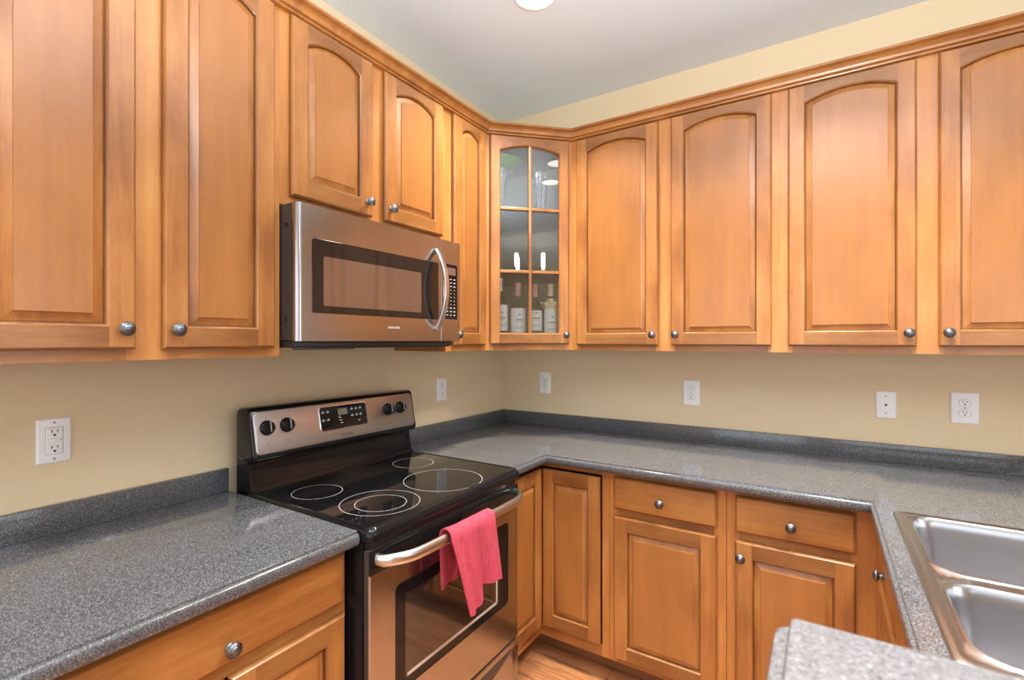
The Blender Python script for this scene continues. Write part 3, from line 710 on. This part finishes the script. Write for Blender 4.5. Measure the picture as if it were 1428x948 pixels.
for u, z in ((-1.383, 1.142), (-1.362, 1.142), (-1.383, 1.114), (-1.362, 1.114), (-1.312, 1.118), (-1.309, 1.108), (-1.305, 1.098), (-1.255, 1.142), (-1.235, 1.142), (-1.215, 1.142), (-1.255, 1.118), (-1.235, 1.118), (-1.215, 1.118), (-1.225, 1.098)):
    rectm(u - 0.006, u + 0.006, v_of(z), v_of(z) + 0.0022, 0.0048, 3)
    if z > 1.11: rectm(u - 0.004, u + 0.004, v_of(z) + 0.005, v_of(z) + 0.0065, 0.0048, 3)
b.done('clock_display', bgd, 30)
for u in (-1.594, -1.524, -1.072, -1.004):
    b = MB([M['black'], M['mark']]); b.T = PM @ Matrix.Translation((u, v_of(1.122), 0.0026))
    b.lathe([(0.0245, 0), (0.0240, 0.006), (0.0225, 0.008), (0.0205, 0.009), (0.0195, 0.018), (0.0180, 0.0195), (0.0, 0.0195)], (0, 0, 0), (0, 0, 1), 28)
    b.box(-0.0055, 0.0055, -0.0195, 0.0195, 0.012, 0.026, 0, 0.002); b.box(-0.0008, 0.0008, -0.014, 0.0195, 0.026, 0.0264, 1)
    b.done('burner_knob', bgd, 35)
for u in (-1.594, -1.524, -1.072, -1.004):
    b = MB([M['dark_mark']]); b.T = PM
    for k in range(9):
        a = math.radians(-40 + 32.5 * k); r = 0.0305; cu, cv = u + r * math.cos(a), v_of(1.122) + r * math.sin(a)
        rectm(cu - 0.0011, cu + 0.0011, cv - 0.0011, cv + 0.0011, 0.0026, 0)
    b.done('dial_marking', bgd, 0)
    b = MB([M['dark_mark']]); b.T = PM
    for du, dv in ((-0.004, 0), (0.004, 0), (-0.004, 0.008), (0.004, 0.008)):
        cu, cv = u + du, v_of(1.066) + dv; rectm(cu - 0.0014, cu + 0.0014, cv - 0.0014, cv + 0.0014, 0.0026, 0)
    b.done('burner_symbol', bgd, 0)
text('brand_lettering', 'FRIGIDAIRE', 0.0105, M['dark_mark'], PM @ Matrix.Translation((-1.286, v_of(1.055), 0.0026)), bgd)
# oven door
DX = 0.680
b = RB([M['steel'], M['black'], M['charcoal']])
b.box(0.657, DX - 0.004, RY0 + 0.004, RY1 - 0.004, 0.283, 0.862, 2, 0.002)
# face: stainless field with black top band and window opening
wy0, wy1, wz0, wz1 = -1.552, -0.988, 0.437, 0.738
y0, y1, z0, z1 = RY0 + 0.004, RY1 - 0.004, 0.283, 0.862
ins = 0.0035
fo = [(DX - 0.004, y0, z0), (DX - 0.004, y1, z0), (DX - 0.004, y1, 0.798), (DX - 0.004, y0, 0.798)]
fi = [(DX, y0 + ins, z0 + ins), (DX, y1 - ins, z0 + ins), (DX, y1 - ins, 0.798), (DX, y0 + ins, 0.798)]
b.loops([fo, fi], 0)
oct_ = [(DX, y0 + ins, z0 + ins), (DX, y1 - ins, z0 + ins), (DX, y1 - ins, 0.798), (DX, y0 + ins, 0.798)]
wr = rrect(wy0, wy1, wz0, wz1, 0.018, 5)      # starts right-top corner going ccw: TR, TL, BL, BR
n6 = 6
cor = {'TR': oct_[2], 'TL': oct_[3], 'BL': oct_[0], 'BR': oct_[1]}
wv = [b.v((DX, y, z)) for y, z in wr]; cv = {k: b.v(p) for k, p in cor.items()}
segs = ['TR', 'TL', 'BL', 'BR']
for i, k in enumerate(segs):
    run = wv[i * n6:(i + 1) * n6]
    for p, q in zip(run, run[1:]): b.f([p, cv[k], q][::-1], 0)
    nx = segs[(i + 1) % 4]; b.f([run[-1], cv[k], cv[nx], wv[((i + 1) * n6) % len(wv)]], 0)
b.box(DX - 0.004, DX + 0.0006, y0 + 0.001, y1 - 0.001, 0.798, 0.861, 1, 0.0008)
od = b.done('oven_door', rt, 30)
b = RB([M['black'], M['door_glass'], M['steel']])
wl = lambda o, x: [(x, y, z) for y, z in rrect(wy0 + o, wy1 - o, wz0 + o, wz1 - o, max(0.018 - o * 0.3, 0.006), 5)]
b.loops([wl(0, DX), wl(0.0015, DX - 0.0012), wl(0.003, DX - 0.0012)], 0)
ii = lambda o, x: [(x, y, z) for y, z in rrect(-1.512 + o, -1.050 - o, 0.462 + o, 0.700 - o, 0.008, 5)]
b.loops([wl(0.003, DX - 0.0012), ii(0, DX - 0.0012)], 0); 
b.f([b.v(p) for p in ii(0, DX - 0.0013)], 1)
b.done('oven_window', od, 30)
# inner trim visible through the glass and rack wires
b = RB([M['rack']])
for y, z0_, z1_ in ((-1.062, 0.472, 0.69),): b.box(DX - 0.0014, DX - 0.0006, y - 0.004, y + 0.004, z0_, z1_)
b.box(DX - 0.0014, DX - 0.0006, -1.505, -1.062, 0.466, 0.475)
b.done('oven_window_trim', od, 0)
# handle
b = RB([M['steel_handle']])
hp = []
for k in range(33):
    s = k / 32; y = -1.612 + (1.612 - 0.950) * s
    e = min(s, 1 - s) / 0.16; bow = 0.022 + 0.040 * (1 - (1 - min(e, 1)) ** 2.4) + 0.006 * math.sin(math.pi * s)
    hp.append((DX + bow, y, 0.835))
hp = [(DX + 0.0008, -1.616, 0.835)] + hp + [(DX + 0.0008, -0.946, 0.835)]
b.sweep(hp, [(0.011 * math.cos(a), 0.0165 * math.sin(a)) for a in [2 * math.pi * k / 16 for k in range(16)]], (0, 0, 1))
b.done('oven_handle', od, 50)
# vent slots and lettering band under the cooktop lip
b = RB([M['black_satin'], M['slot']])
b.box(0.655, 0.672, RY0 + 0.01, RY1 - 0.01, 0.8635, 0.8835, 0)
for k in range(5):
    yy = -1.45 + 0.075 * k; b.box(0.672, 0.6725, yy - 0.03, yy + 0.03, 0.869, 0.876, 1)
b.done('vent_strip', rt, 0)
# storage drawer with scooped pull
b = RB([M['steel'], M['charcoal']])
b.box(0.657, DX - 0.003, RY0 + 0.004, RY1 - 0.004, 0.06, 0.277, 1, 0.002)
nn = 24; top, mid, low_ = [], [], []
rows = [[], [], [], [], []]
for k in range(nn + 1):
    s = k / nn; y = RY0 + 0.006 + (RY1 - RY0 - 0.012) * s
    a = max(0, math.sin(math.pi * (s - 0.06) / 0.88)) if 0.06 < s < 0.94 else 0
    dz = 0.05 * a ** 0.6 if a > 0 else 0
    rows[0].append((DX - 0.003, y, 0.276)); rows[1].append((DX, y, 0.273)); rows[2].append((DX, y, 0.268 - 0.012 - dz * 0.0))
    rows[3].append((DX - 0.016 * (1 if a > 0.15 else a / 0.15), y, 0.2555 - 0.002 - dz * 0.3)); rows[4].append((DX + 0.001, y, 0.250 - dz))
rows.append([(DX + 0.001, p[1], 0.065) for p in rows[0]]); rows.append([(DX - 0.003, p[1], 0.061) for p in rows[0]])
b.loops(rows, 0, False)
b.done('storage_drawer', rt, 30)

# ------------------------------------------------------------------ towel on the oven handle
b = MB([M['towel']])
hx, hz = DX + 0.066, 0.835
NU, NV = 26, 46
def lerp(a, c, t): return a + (c - a) * t
grid = []
for i in range(NU + 1):
    u = i / NU
    # bottom profile of the front flap: low tip at the left, step up to the right corner
    if u < 0.40: zb = lerp(0.603, 0.610, u / 0.40)
    elif u < 0.55: zb = lerp(0.610, 0.648, ((u - 0.40) / 0.15))
    else: zb = lerp(0.648, 0.642, (u - 0.55) / 0.45)
    zbk = lerp(0.672, 0.69, u)
    path = []
    for k in range(15):      # back flap rising
        s = k / 14; path.append((hx - 0.020 - 0.012 * (1 - s) * (0.6 + 0.4 * math.sin(6 * u)), lerp(zbk, hz, s), -(1 - s)))
    for k in range(1, 8):    # over the bar
        a = math.pi * (1 - k / 8.0); path.append((hx + 0.0205 * math.cos(a), hz + 0.0225 * math.sin(a), 0))
    for k in range(24):      # front flap
        s = k / 23; path.append((hx + 0.0205 + 0.016 * s, lerp(hz, zb, s), s))
    col = []
    for x, z, s in path:
        if s >= 0:
            yl, yr = lerp(-1.420, -1.368, s ** 0.9), lerp(-1.205, -1.195, s)
            fold = 0.012 * s * math.sin(2.2 * math.pi * u + 0.6) + 0.007 * s * math.sin(5.5 * math.pi * u + 1.0)
        else:
            q = -s; yl, yr = lerp(-1.420, -1.405, q), lerp(-1.205, -1.27, q); fold = 0.003 * q * math.sin(5 * math.pi * u)
        x += fold + 0.0012 * math.sin(9 * math.pi * u) * (1 if s else 0.3)
        z += 0.004 * math.exp(-((u) / 0.12) ** 2) * (1 if s == 0 else 0)
        col.append(Vector((x, lerp(yl, yr, u), z)))
    grid.append(col)
rowsT = len(grid[0])
def nrm(i, j):
    a = grid[min(i + 1, NU)][j] - grid[max(i - 1, 0)][j]; c = grid[i][min(j + 1, rowsT - 1)] - grid[i][max(j - 1, 0)]
    return a.cross(c).normalized()
th = 0.0045
A_ = [[b.v(grid[i][j]) for j in range(rowsT)] for i in range(NU + 1)]
B_ = [[b.v(grid[i][j] - nrm(i, j) * (th if j < 15 else -0)) if False else b.v(grid[i][j] + (nrm(i, j) * -th)) for j in range(rowsT)] for i in range(NU + 1)]
for i in range(NU):
    for j in range(rowsT - 1):
        b.f([A_[i][j], A_[i + 1][j], A_[i + 1][j + 1], A_[i][j + 1]]); b.f([B_[i][j], B_[i][j + 1], B_[i + 1][j + 1], B_[i + 1][j]])
for i in range(NU):
    for j in (0, rowsT - 1): b.f([A_[i][j], A_[i + 1][j], B_[i + 1][j], B_[i][j]])
for j in range(rowsT - 1):
    for i in (0, NU): b.f([A_[i][j], A_[i][j + 1], B_[i][j + 1], B_[i][j]])
tag(b.done('hand_towel', None, 70), 'coral pink ribbed hand towel draped over the oven door handle', 'towel')

# ------------------------------------------------------------------ microwave
MY0, MY1, MX, MZ0, MZ1 = -1.651, -0.906, 0.386, 1.405, 1.8095
t = thing('microwave', 'stainless over the range microwave hung below the short wall cabinet', 'microwave', (0.2, (MY0 + MY1) / 2, MZ0), 0)
mt = t; O = Matrix.Translation((-0.2, -(MY0 + MY1) / 2, -MZ0))
def RB(mats):
    b = MB(mats); b.T = O; return b
b = RB([M['charcoal']]); b.box(0.003, 0.360, MY0 + 0.001, MY1 - 0.001, MZ0 + 0.002, MZ1, 0, 0.003); b.done('case', mt, 30)
for zz in (1.470, 1.748):
    b = RB([M['black_satin'], M['slot']]); b.lathe([(0.0085, 0), (0.0085, 0.0022), (0.0055, 0.0030), (0.0, 0.0015)], (0.332, MY0 + 0.001, zz), (0, -1, 0), 14, mats=[0, 0, 1]); b.done('screw', mt, 40)
SEAM = -1.025
def front_slab(name, y0, y1, left_round):
    b = RB([M['steel'], M['chrome']])
    x0 = 0.361; r = 0.016 if left_round else 0.002
    prof = [(x0, y0)]
    for k in range(7):
        a = math.radians(180 - 90 * k / 6)   # from facing -y to facing +x
        prof.append((MX - r + r * math.sin(math.radians(90 * k / 6)), y0 + r - r * math.cos(math.radians(90 * k / 6))))
    r2 = 0.0025
    for k in range(4): prof.append((MX - r2 + r2 * math.cos(math.radians(90 * k / 3)), y1 - r2 + r2 * math.sin(math.radians(90 * k / 3))))
    prof.append((x0, y1))
    b.loops([[(x, y, z) for x, y in prof] for z in (MZ0, MZ1 - 0.0005)], 0, True, True, True)
    return b.done(name, mt, 25)
md = front_slab('door', MY0, SEAM - 0.0008, True)
mc = front_slab('control_section', SEAM + 0.0008, MY1, False)
# window with dark border and inner screen
b = RB([M['dark_border'], M['mesh_glass']])
wo = lambda o, x: [(x, y, z) for y, z in rrect(-1.603 + o, -1.040 - o, 1.489 + o, 1.712 - o, 0.008, 4)]
wi = lambda o, x: [(x, y, z) for y, z in rrect(-1.563 + o, -1.138 - o, 1.512 + o, 1.662 - o, 0.006, 4)]
b.loops([wo(0, MX + 0.0001), wo(0.001, MX + 0.0012)], 0); b.loops([wo(0.001, MX + 0.0012), wi(0, MX + 0.0012)], 0); b.f([b.v(p) for p in wi(0, MX + 0.0012)], 1)
b.done('window', md, 30)
b = RB([M['steel_handle']])
hp = []
for k in range(25):
    s = k / 24; z = 1.452 + (1.762 - 1.452) * s; hp.append((MX + 0.003 + 0.050 * (4 * s * (1 - s)) ** 0.9, -1.052, z))
b.sweep(hp, [(a_, c_) for a_, c_ in rrect(-0.012, 0.012, -0.005, 0.005, 0.004, 3)], (1, 0, 0))
for zz in (1.456, 1.758): b.box(MX, MX + 0.012, -1.060, -1.044, zz - 0.008, zz + 0.008, 0, 0.002)
b.done('handle', md, 45)
b = RB([M['black'], M['chrome'], M['mw_display'], M['mark']])
cpn = lambda o, x: [(x, y, z) for y, z in rrect(-1.006 + o, -0.924 - o, 1.492 + o, 1.716 - o, 0.006, 4)]
b.loops([cpn(-0.0025, MX + 0.0001), cpn(-0.002, MX + 0.0012), cpn(0, MX + 0.0014)], 1); b.loops([cpn(0, MX + 0.0014), cpn(0.001, MX + 0.0010)], 0, True, False, True)
def rx(y0, y1, z0, z1, m): b.f([b.v((MX + 0.0016, y0, z0)), b.v((MX + 0.0016, y1, z0)), b.v((MX + 0.0016, y1, z1)), b.v((MX + 0.0016, y0, z1))], m)
rx(-0.994, -0.936, 1.672, 1.702, 2)
for r_ in range(11):
    for c_ in range(3):
        if c_ == 0 and 0 < r_ < 8 and r_ % 2: continue
        yy = -0.988 + 0.022 * c_; zz = 1.655 - 0.0145 * r_
        wd = 0.0055 if (r_ < 3 or r_ > 7) else 0.0022
        rx(yy - wd, yy + wd, zz - 0.0016, zz + 0.0016, 3)
b.done('keypad', mc, 30)
text('brand_lettering', 'FRIGIDAIRE', 0.011, M['mark'], O @ Matrix(((0, 0, 1, MX + 0.0002), (1, 0, 0, -1.275), (0, 1, 0, 1.452), (0, 0, 0, 1))), md)
b = RB([M['black_satin'], M['slot']])
b.box(0.05, 0.366, MY0 + 0.004, MY1 - 0.03, MZ0 - 0.020, MZ0 + 0.0015, 0, 0.004)
b.box(0.355, 0.368, MY0 + 0.006, -1.43, MZ0 - 0.026, MZ0 - 0.0195, 0, 0.002)
b.box(0.355, 0.364, -1.42, MY1 - 0.04, MZ0 - 0.0225, MZ0 - 0.0195, 1, 0.002)
b.done('vent_base', mt, 30)

# ------------------------------------------------------------------ wall plates. local: x along wall, -y outwards, origin = plate centre
def plate(name, label, cat, loc, rz, W, Hh, kind, group='white wall plates'):
    t = thing(name, label, cat, loc, rz, group)
    b = MB([M['white'], M['slot'], M['groove']])
    rr = lambda o, y: [(x, y, z) for x, z in rrect(-W / 2 + o, W / 2 - o, -Hh / 2 + o, Hh / 2 - o, 0.004, 3)]
    b.loops([rr(0, -0.0005), rr(0, -0.003), rr(0.002, -0.0052), rr(0.005, -0.006)], 0, True, True, True)
    if kind in ('duplex',): scr = [0.0]
    elif kind == 'gfci' or kind == 'decora': scr = [Hh / 2 - 0.011, -Hh / 2 + 0.011]
    else: scr = [Hh / 2 - 0.02, -Hh / 2 + 0.02]
    for z in scr: b.lathe([(0.003, 0), (0.0028, 0.0008), (0, 0.001)], (0, -0.006, z), (0, -1, 0), 10, m=2)
    b.done('cover_plate', t, 30)
    def slots(bb, cz, y, k=1.0):
        bb.box(-0.0066, -0.0046, y, y - 0.0004, cz + 0.0005, cz + 0.0085, 1); bb.box(0.0048, 0.0066, y, y - 0.0004, cz + 0.0015, cz + 0.0080, 1)
        bb.lathe([(0.0028, 0), (0.0028, 0.0004)], (0, y, cz - 0.0055), (0, -1, 0), 10, m=1)
    if kind == 'duplex':
        for cz in (0.0195, -0.0195):
            b = MB([M['white'], M['slot'], M['groove']])
            pts = []
            for k in range(28):
                a = 2 * math.pi * k / 28; x, z = 0.0172 * math.cos(a), 0.0172 * math.sin(a); pts.append((x, max(min(z, 0.0135), -0.0135)))
            pg = lambda s, y: [(x * s, y, cz + z * s) for x, z in pts]
            b.loops([pg(1.05, -0.0061), pg(1.0, -0.0062)], 2); b.loops([pg(1.0, -0.0062), pg(0.98, -0.0074), pg(0.95, -0.0078)], 0, True, False, True)
            slots(b, cz, -0.0078); b.done('receptacle', t, 30)
    elif kind in ('gfci', 'decora'):
        b = MB([M['white'], M['slot'], M['groove']])
        ins = lambda o, y: [(x, y, z) for x, z in rrect(-0.0165 + o, 0.0165 - o, -0.0335 + o, 0.0335 - o, 0.002, 2)]
        b.loops([ins(-0.001, -0.0061), ins(0, -0.0062)], 2); b.loops([ins(0, -0.0062), ins(0.0008, -0.0076), ins(0.002, -0.008)], 0, True, False, True)
        for cz in (0.0205, -0.0205): slots(b, cz, -0.008)
        if kind == 'gfci':
            b.box(-0.0075, 0.0060, -0.008, -0.0088, -0.0052, -0.0008, 0, 0.0004); b.box(-0.0075, 0.0060, -0.008, -0.0088, 0.0006, 0.0050, 0, 0.0004)
            b.box(-0.0160, -0.0085, -0.008, -0.0081, -0.0056, -0.0050, 2); b.box(-0.0160, 0.0075, -0.008, -0.0081, 0.0054, 0.0060, 2)
            b.lathe([(0.0014, 0), (0.0012, 0.0006)], (0.0125, -0.008, 0.002), (0, -1, 0), 8, m=1)
        b.done('receptacle', t, 30)
    else:
        b = MB([M['white'], M['slot'], M['groove']])
        b.lathe([(0.0085, 0), (0.008, 0.0012), (0.006, 0.0014)], (0, -0.006, 0), (0, -1, 0), 18, m=0)
        b.box(-0.0045, 0.0045, -0.0074, -0.0078, -0.0015, 0.0035, 1); b.box(-0.0025, 0.0025, -0.0074, -0.0078, -0.0045, -0.0015, 1)
        b.done('phone_jack', t, 30)
    return t
plate('electrical_outlet', 'white reset button outlet on the wall left of the stove', 'outlet', (0, -2.0795, 1.1505), HP, 0.068, 0.114, 'gfci')
plate('electrical_outlet', 'white outlet on the stove wall right of the range, near the corner', 'outlet', (0, -0.577, 1.155), HP, 0.072, 0.112, 'decora')
plate('electrical_outlet', 'narrow white duplex outlet beneath the glass corner cabinet', 'outlet', (0.294, 0, 1.161), 0, 0.074, 0.122, 'duplex')
plate('electrical_outlet', 'white duplex outlet in the middle of the right wall', 'outlet', (1.1135, 0, 1.151), 0, 0.080, 0.124, 'duplex')
plate('phone_jack_plate', 'white wall plate with a single phone jack', 'phone jack', (1.876, 0, 1.145), 0, 0.066, 0.110, 'phone')
plate('electrical_outlet', 'wide white duplex outlet right of the phone jack', 'outlet', (2.1155, 0, 1.1495), 0, 0.080, 0.119, 'duplex')

# ------------------------------------------------------------------ things inside the glass cabinet
def inface(s, d):   # s along the face, d behind the face
    k = FD - d; return (s * R2 + k * R2, s * R2 - k * R2)
ZF = Z0 + 0.0262
def bottle(label, s, d, z_sh, foil, h=0.305, lab=(0.075, 0.185), r=0.0365):
    x, y = inface(s, d)
    t = thing('wine_bottle', label, 'bottle', (x, y, ZF), math.pi / 4, 'wine bottles in the glass cabinet')
    b = MB([M['bottle_glass']])
    b.lathe([(r - 0.004, 0.0), (r, 0.004), (r, z_sh), (r * 0.92, z_sh + 0.015), (r * 0.62, z_sh + 0.034), (0.0165, z_sh + 0.052), (0.0145, z_sh + 0.065), (0.0140, h - 0.022), (0.0152, h - 0.018), (0.0152, h - 0.004), (0.013, h)], seg=28)
    b.done('glass_body', t, 40)
    b = MB([M['paper'], M['ink']])
    n = 18; a0, a1 = math.radians(-90 - 82), math.radians(-90 + 82)
    rg = [[((r + 0.0006) * math.cos(a0 + (a1 - a0) * k / n), (r + 0.0006) * math.sin(a0 + (a1 - a0) * k / n), z) for k in range(n + 1)] for z in lab]
    b.loops(rg, 0, False)
    for zz, half in ((lab[0] + 0.062, 0.5), (lab[0] + 0.052, 0.35), (lab[0] + 0.088, 0.16), (lab[0] + 0.03, 0.6), (lab[0] + 0.022, 0.6)):
        tk = 0.0022 if half in (0.5, 0.16) else 0.0008
        q0, q1 = math.radians(-90) - half, math.radians(-90) + half; m_ = 8
        b.loops([[((r + 0.0009) * math.cos(q0 + (q1 - q0) * k / m_), (r + 0.0009) * math.sin(q0 + (q1 - q0) * k / m_), z) for k in range(m_ + 1)] for z in (zz - tk, zz + tk)], 1, False)
    b.done('paper_label', t, 60)
    b = MB([foil]); b.lathe([(0.0152, h - 0.062), (0.0150, h - 0.02), (0.0162, h - 0.018), (0.0162, h + 0.0006), (0.0, h + 0.0008)], seg=20, cap0=False); b.done('foil_capsule', t, 40)
    return t
bottle('wine bottle with silver neck at the left end of the bottle row', -0.132, 0.062, 0.175, M['silver_foil'], 0.325, (0.070, 0.195))
bottle('wine bottle with pink foil and larger label, second in the row', -0.044, 0.060, 0.175, M['pink_foil'], 0.305, (0.060, 0.180))
bottle('wine bottle with pink foil and lower label, right of the glass door muntin', 0.043, 0.064, 0.160, M['pink_foil'], 0.300, (0.070, 0.170))
bt = bottle('wine bottle wrapped in a cream ruffle at the right end of the row', 0.126, 0.060, 0.175, M['cream'], 0.305, (0.050, 0.185))
b = MB([M['cream']])
n = 48; rings = []
for r_, z_, amp in ((0.0372, 0.180, 0.0), (0.040, 0.196, 0.003), (0.047, 0.210, 0.007), (0.046, 0.2125, 0.007), (0.038, 0.199, 0.003), (0.016, 0.232, 0.0)):
    rings.append([((r_ + amp * math.sin(9 * 2 * math.pi * k / n)) * math.cos(2 * math.pi * k / n), (r_ + amp * math.sin(9 * 2 * math.pi * k / n)) * math.sin(2 * math.pi * k / n), z_ + amp * 0.5 * math.cos(9 * 2 * math.pi * k / n)) for k in range(n)])
b.loops(rings, 0)
b.done('cloth_ruffle', bt, 60)
b = MB([M['cream']])
for a in (0.35, 0.62):
    pts = []
    for k in range(9):
        s = k / 8; ang = -math.pi / 2 + a + 0.35 * s; pts.append(((0.0395 + 0.002 * math.sin(8 * s)) * math.cos(ang), (0.0395 + 0.002 * math.sin(8 * s)) * math.sin(ang), 0.185 - 0.10 * s))
    b.sweep(pts, [(-0.007, -0.0007), (0.007, -0.0007), (0.007, 0.0007), (-0.007, 0.0007)], (math.cos(-1.2), math.sin(-1.2), 0))
b.done('ribbon_tail', bt, 60)
ZS = 2.041 + 0.0042 
def vase(label, s, d, h, group='cut crystal pieces'):
    x, y = inface(s, d)
    t = thing('crystal_vase', label, 'vase', (x, y, ZS), 0, group)
    b = MB([M['crystal']])
    b.lathe([(0.036, 0), (0.037, 0.004), (0.030, 0.012), (0.026, 0.03), (0.030, 0.07 * h / 0.2), (0.036, 0.13 * h / 0.2), (0.045, h - 0.01), (0.050, h), (0.047, h), (0.042, h - 0.012), (0.032, 0.12 * h / 0.2), (0.025, 0.065 * h / 0.2), (0.020, 0.03), (0.0, 0.028)], seg=32, flute=0.09)
    b.done('fluted_glass', t, 20)
    return t
vase('flared cut crystal vase behind the upper right pane', 0.085, 0.11, 0.215)
x, y = inface(-0.125, 0.17)
t = thing('pedestal_plate', 'pale green plate raised on a cut crystal stem behind the upper left pane', 'plate', (x, y, ZS), 0)
b = MB([M['crystal']]); b.lathe([(0.040, 0), (0.040, 0.005), (0.026, 0.015), (0.024, 0.05), (0.034, 0.10), (0.043, 0.17), (0.047, 0.225), (0.047, 0.240), (0.0, 0.240)], seg=32, flute=0.09); b.done('crystal_stem', t, 20)
b = MB([M['green_plate']]); b.lathe([(0.0, 0.2405), (0.06, 0.241), (0.095, 0.250), (0.118, 0.264), (0.128, 0.275), (0.127, 0.279), (0.115, 0.270), (0.092, 0.256), (0.06, 0.247), (0.0, 0.246)], seg=44, cap0=False, cap1=False); b.done('plate', t, 40)

# ------------------------------------------------------------------ lights of the room
def downlight(label, x, y, r=0.085, power=20.0):
    t = thing('recessed_light', label, 'ceiling light', (x, y, H), 0, 'recessed ceiling lights')
    b = MB([M['white_trim']]); b.lathe([(r - 0.010, -0.0015), (r - 0.010, -0.005), (r - 0.002, -0.006), (r, -0.003), (r, -0.0003)], seg=36, cap0=False, cap1=False); b.done('trim_ring', t, 40)
    b = MB([M['lamp']]); b.lathe([(r - 0.0105, -0.0012), (0.0, -0.0012)], seg=36, cap0=False); b.done('lens', t, 40)
    l = bpy.data.lights.new('lamp', 'AREA'); l.shape = 'DISK'; l.size = 0.12; l.spread = math.radians(105); l.energy = power; l.color = (1.0, 0.94, 0.86)
    o = bpy.data.objects.new('lamp', l); COL.objects.link(o); o.location = (0, 0, -0.012); o.parent = t
downlight('white recessed ceiling light cut off at the top edge of the picture', 0.722, -0.862)
downlight('recessed ceiling light seen reflected in the upper right glass pane', 1.70, -0.95)
downlight('recessed ceiling light further back, the smaller reflection in the pane', 2.06, -1.20)
downlight('recessed ceiling light behind the viewer on the stove side', 0.9, -2.9)
downlight('recessed ceiling light behind the viewer on the sink side', 2.5, -3.1)
# dining chandelier (seen reflected in the corner cabinet glass)
t = thing('chandelier', 'dining chandelier with white glass shades reflected in the corner cabinet door', 'chandelier', (4.13, -2.62, H), 0)
b = MB([M['white_trim'], M['bronze']])
b.lathe([(0.20, -0.0005), (0.20, -0.012), (0.17, -0.018), (0.15, -0.012), (0.12, -0.018), (0.07, -0.02), (0.0, -0.02)], seg=40, mats=[0] * 6); b.done('medallion', t, 40)
b = MB([M['bronze']]); b.lathe([(0.012, -0.0205), (0.012, -0.30), (0.04, -0.33), (0.05, -0.36), (0.03, -0.40), (0.0, -0.42)], seg=16)
for k in range(4):
    a = math.pi * k / 2 + math.radians(106); pth = [(0.03 * math.cos(a), 0.03 * math.sin(a), -0.36), (0.10 * math.cos(a), 0.10 * math.sin(a), -0.39), (0.21 * math.cos(a), 0.21 * math.sin(a), -0.38), (0.25 * math.cos(a), 0.25 * math.sin(a), -0.345)]
    b.sweep(pth, circ(0.006, 8), (0, 0, 1) if True else None)
b.done('arm_frame', t, 50)
for k in range(4):
    a = math.pi * k / 2 + math.radians(106)
    b = MB([M['candle']]); b.lathe([(0.018, 0), (0.024, 0.02), (0.024, 0.15), (0.018, 0.165), (0, 0.168)], (0.25 * math.cos(a), 0.25 * math.sin(a), -0.345), seg=16); b.done('glass_shade', t, 40)
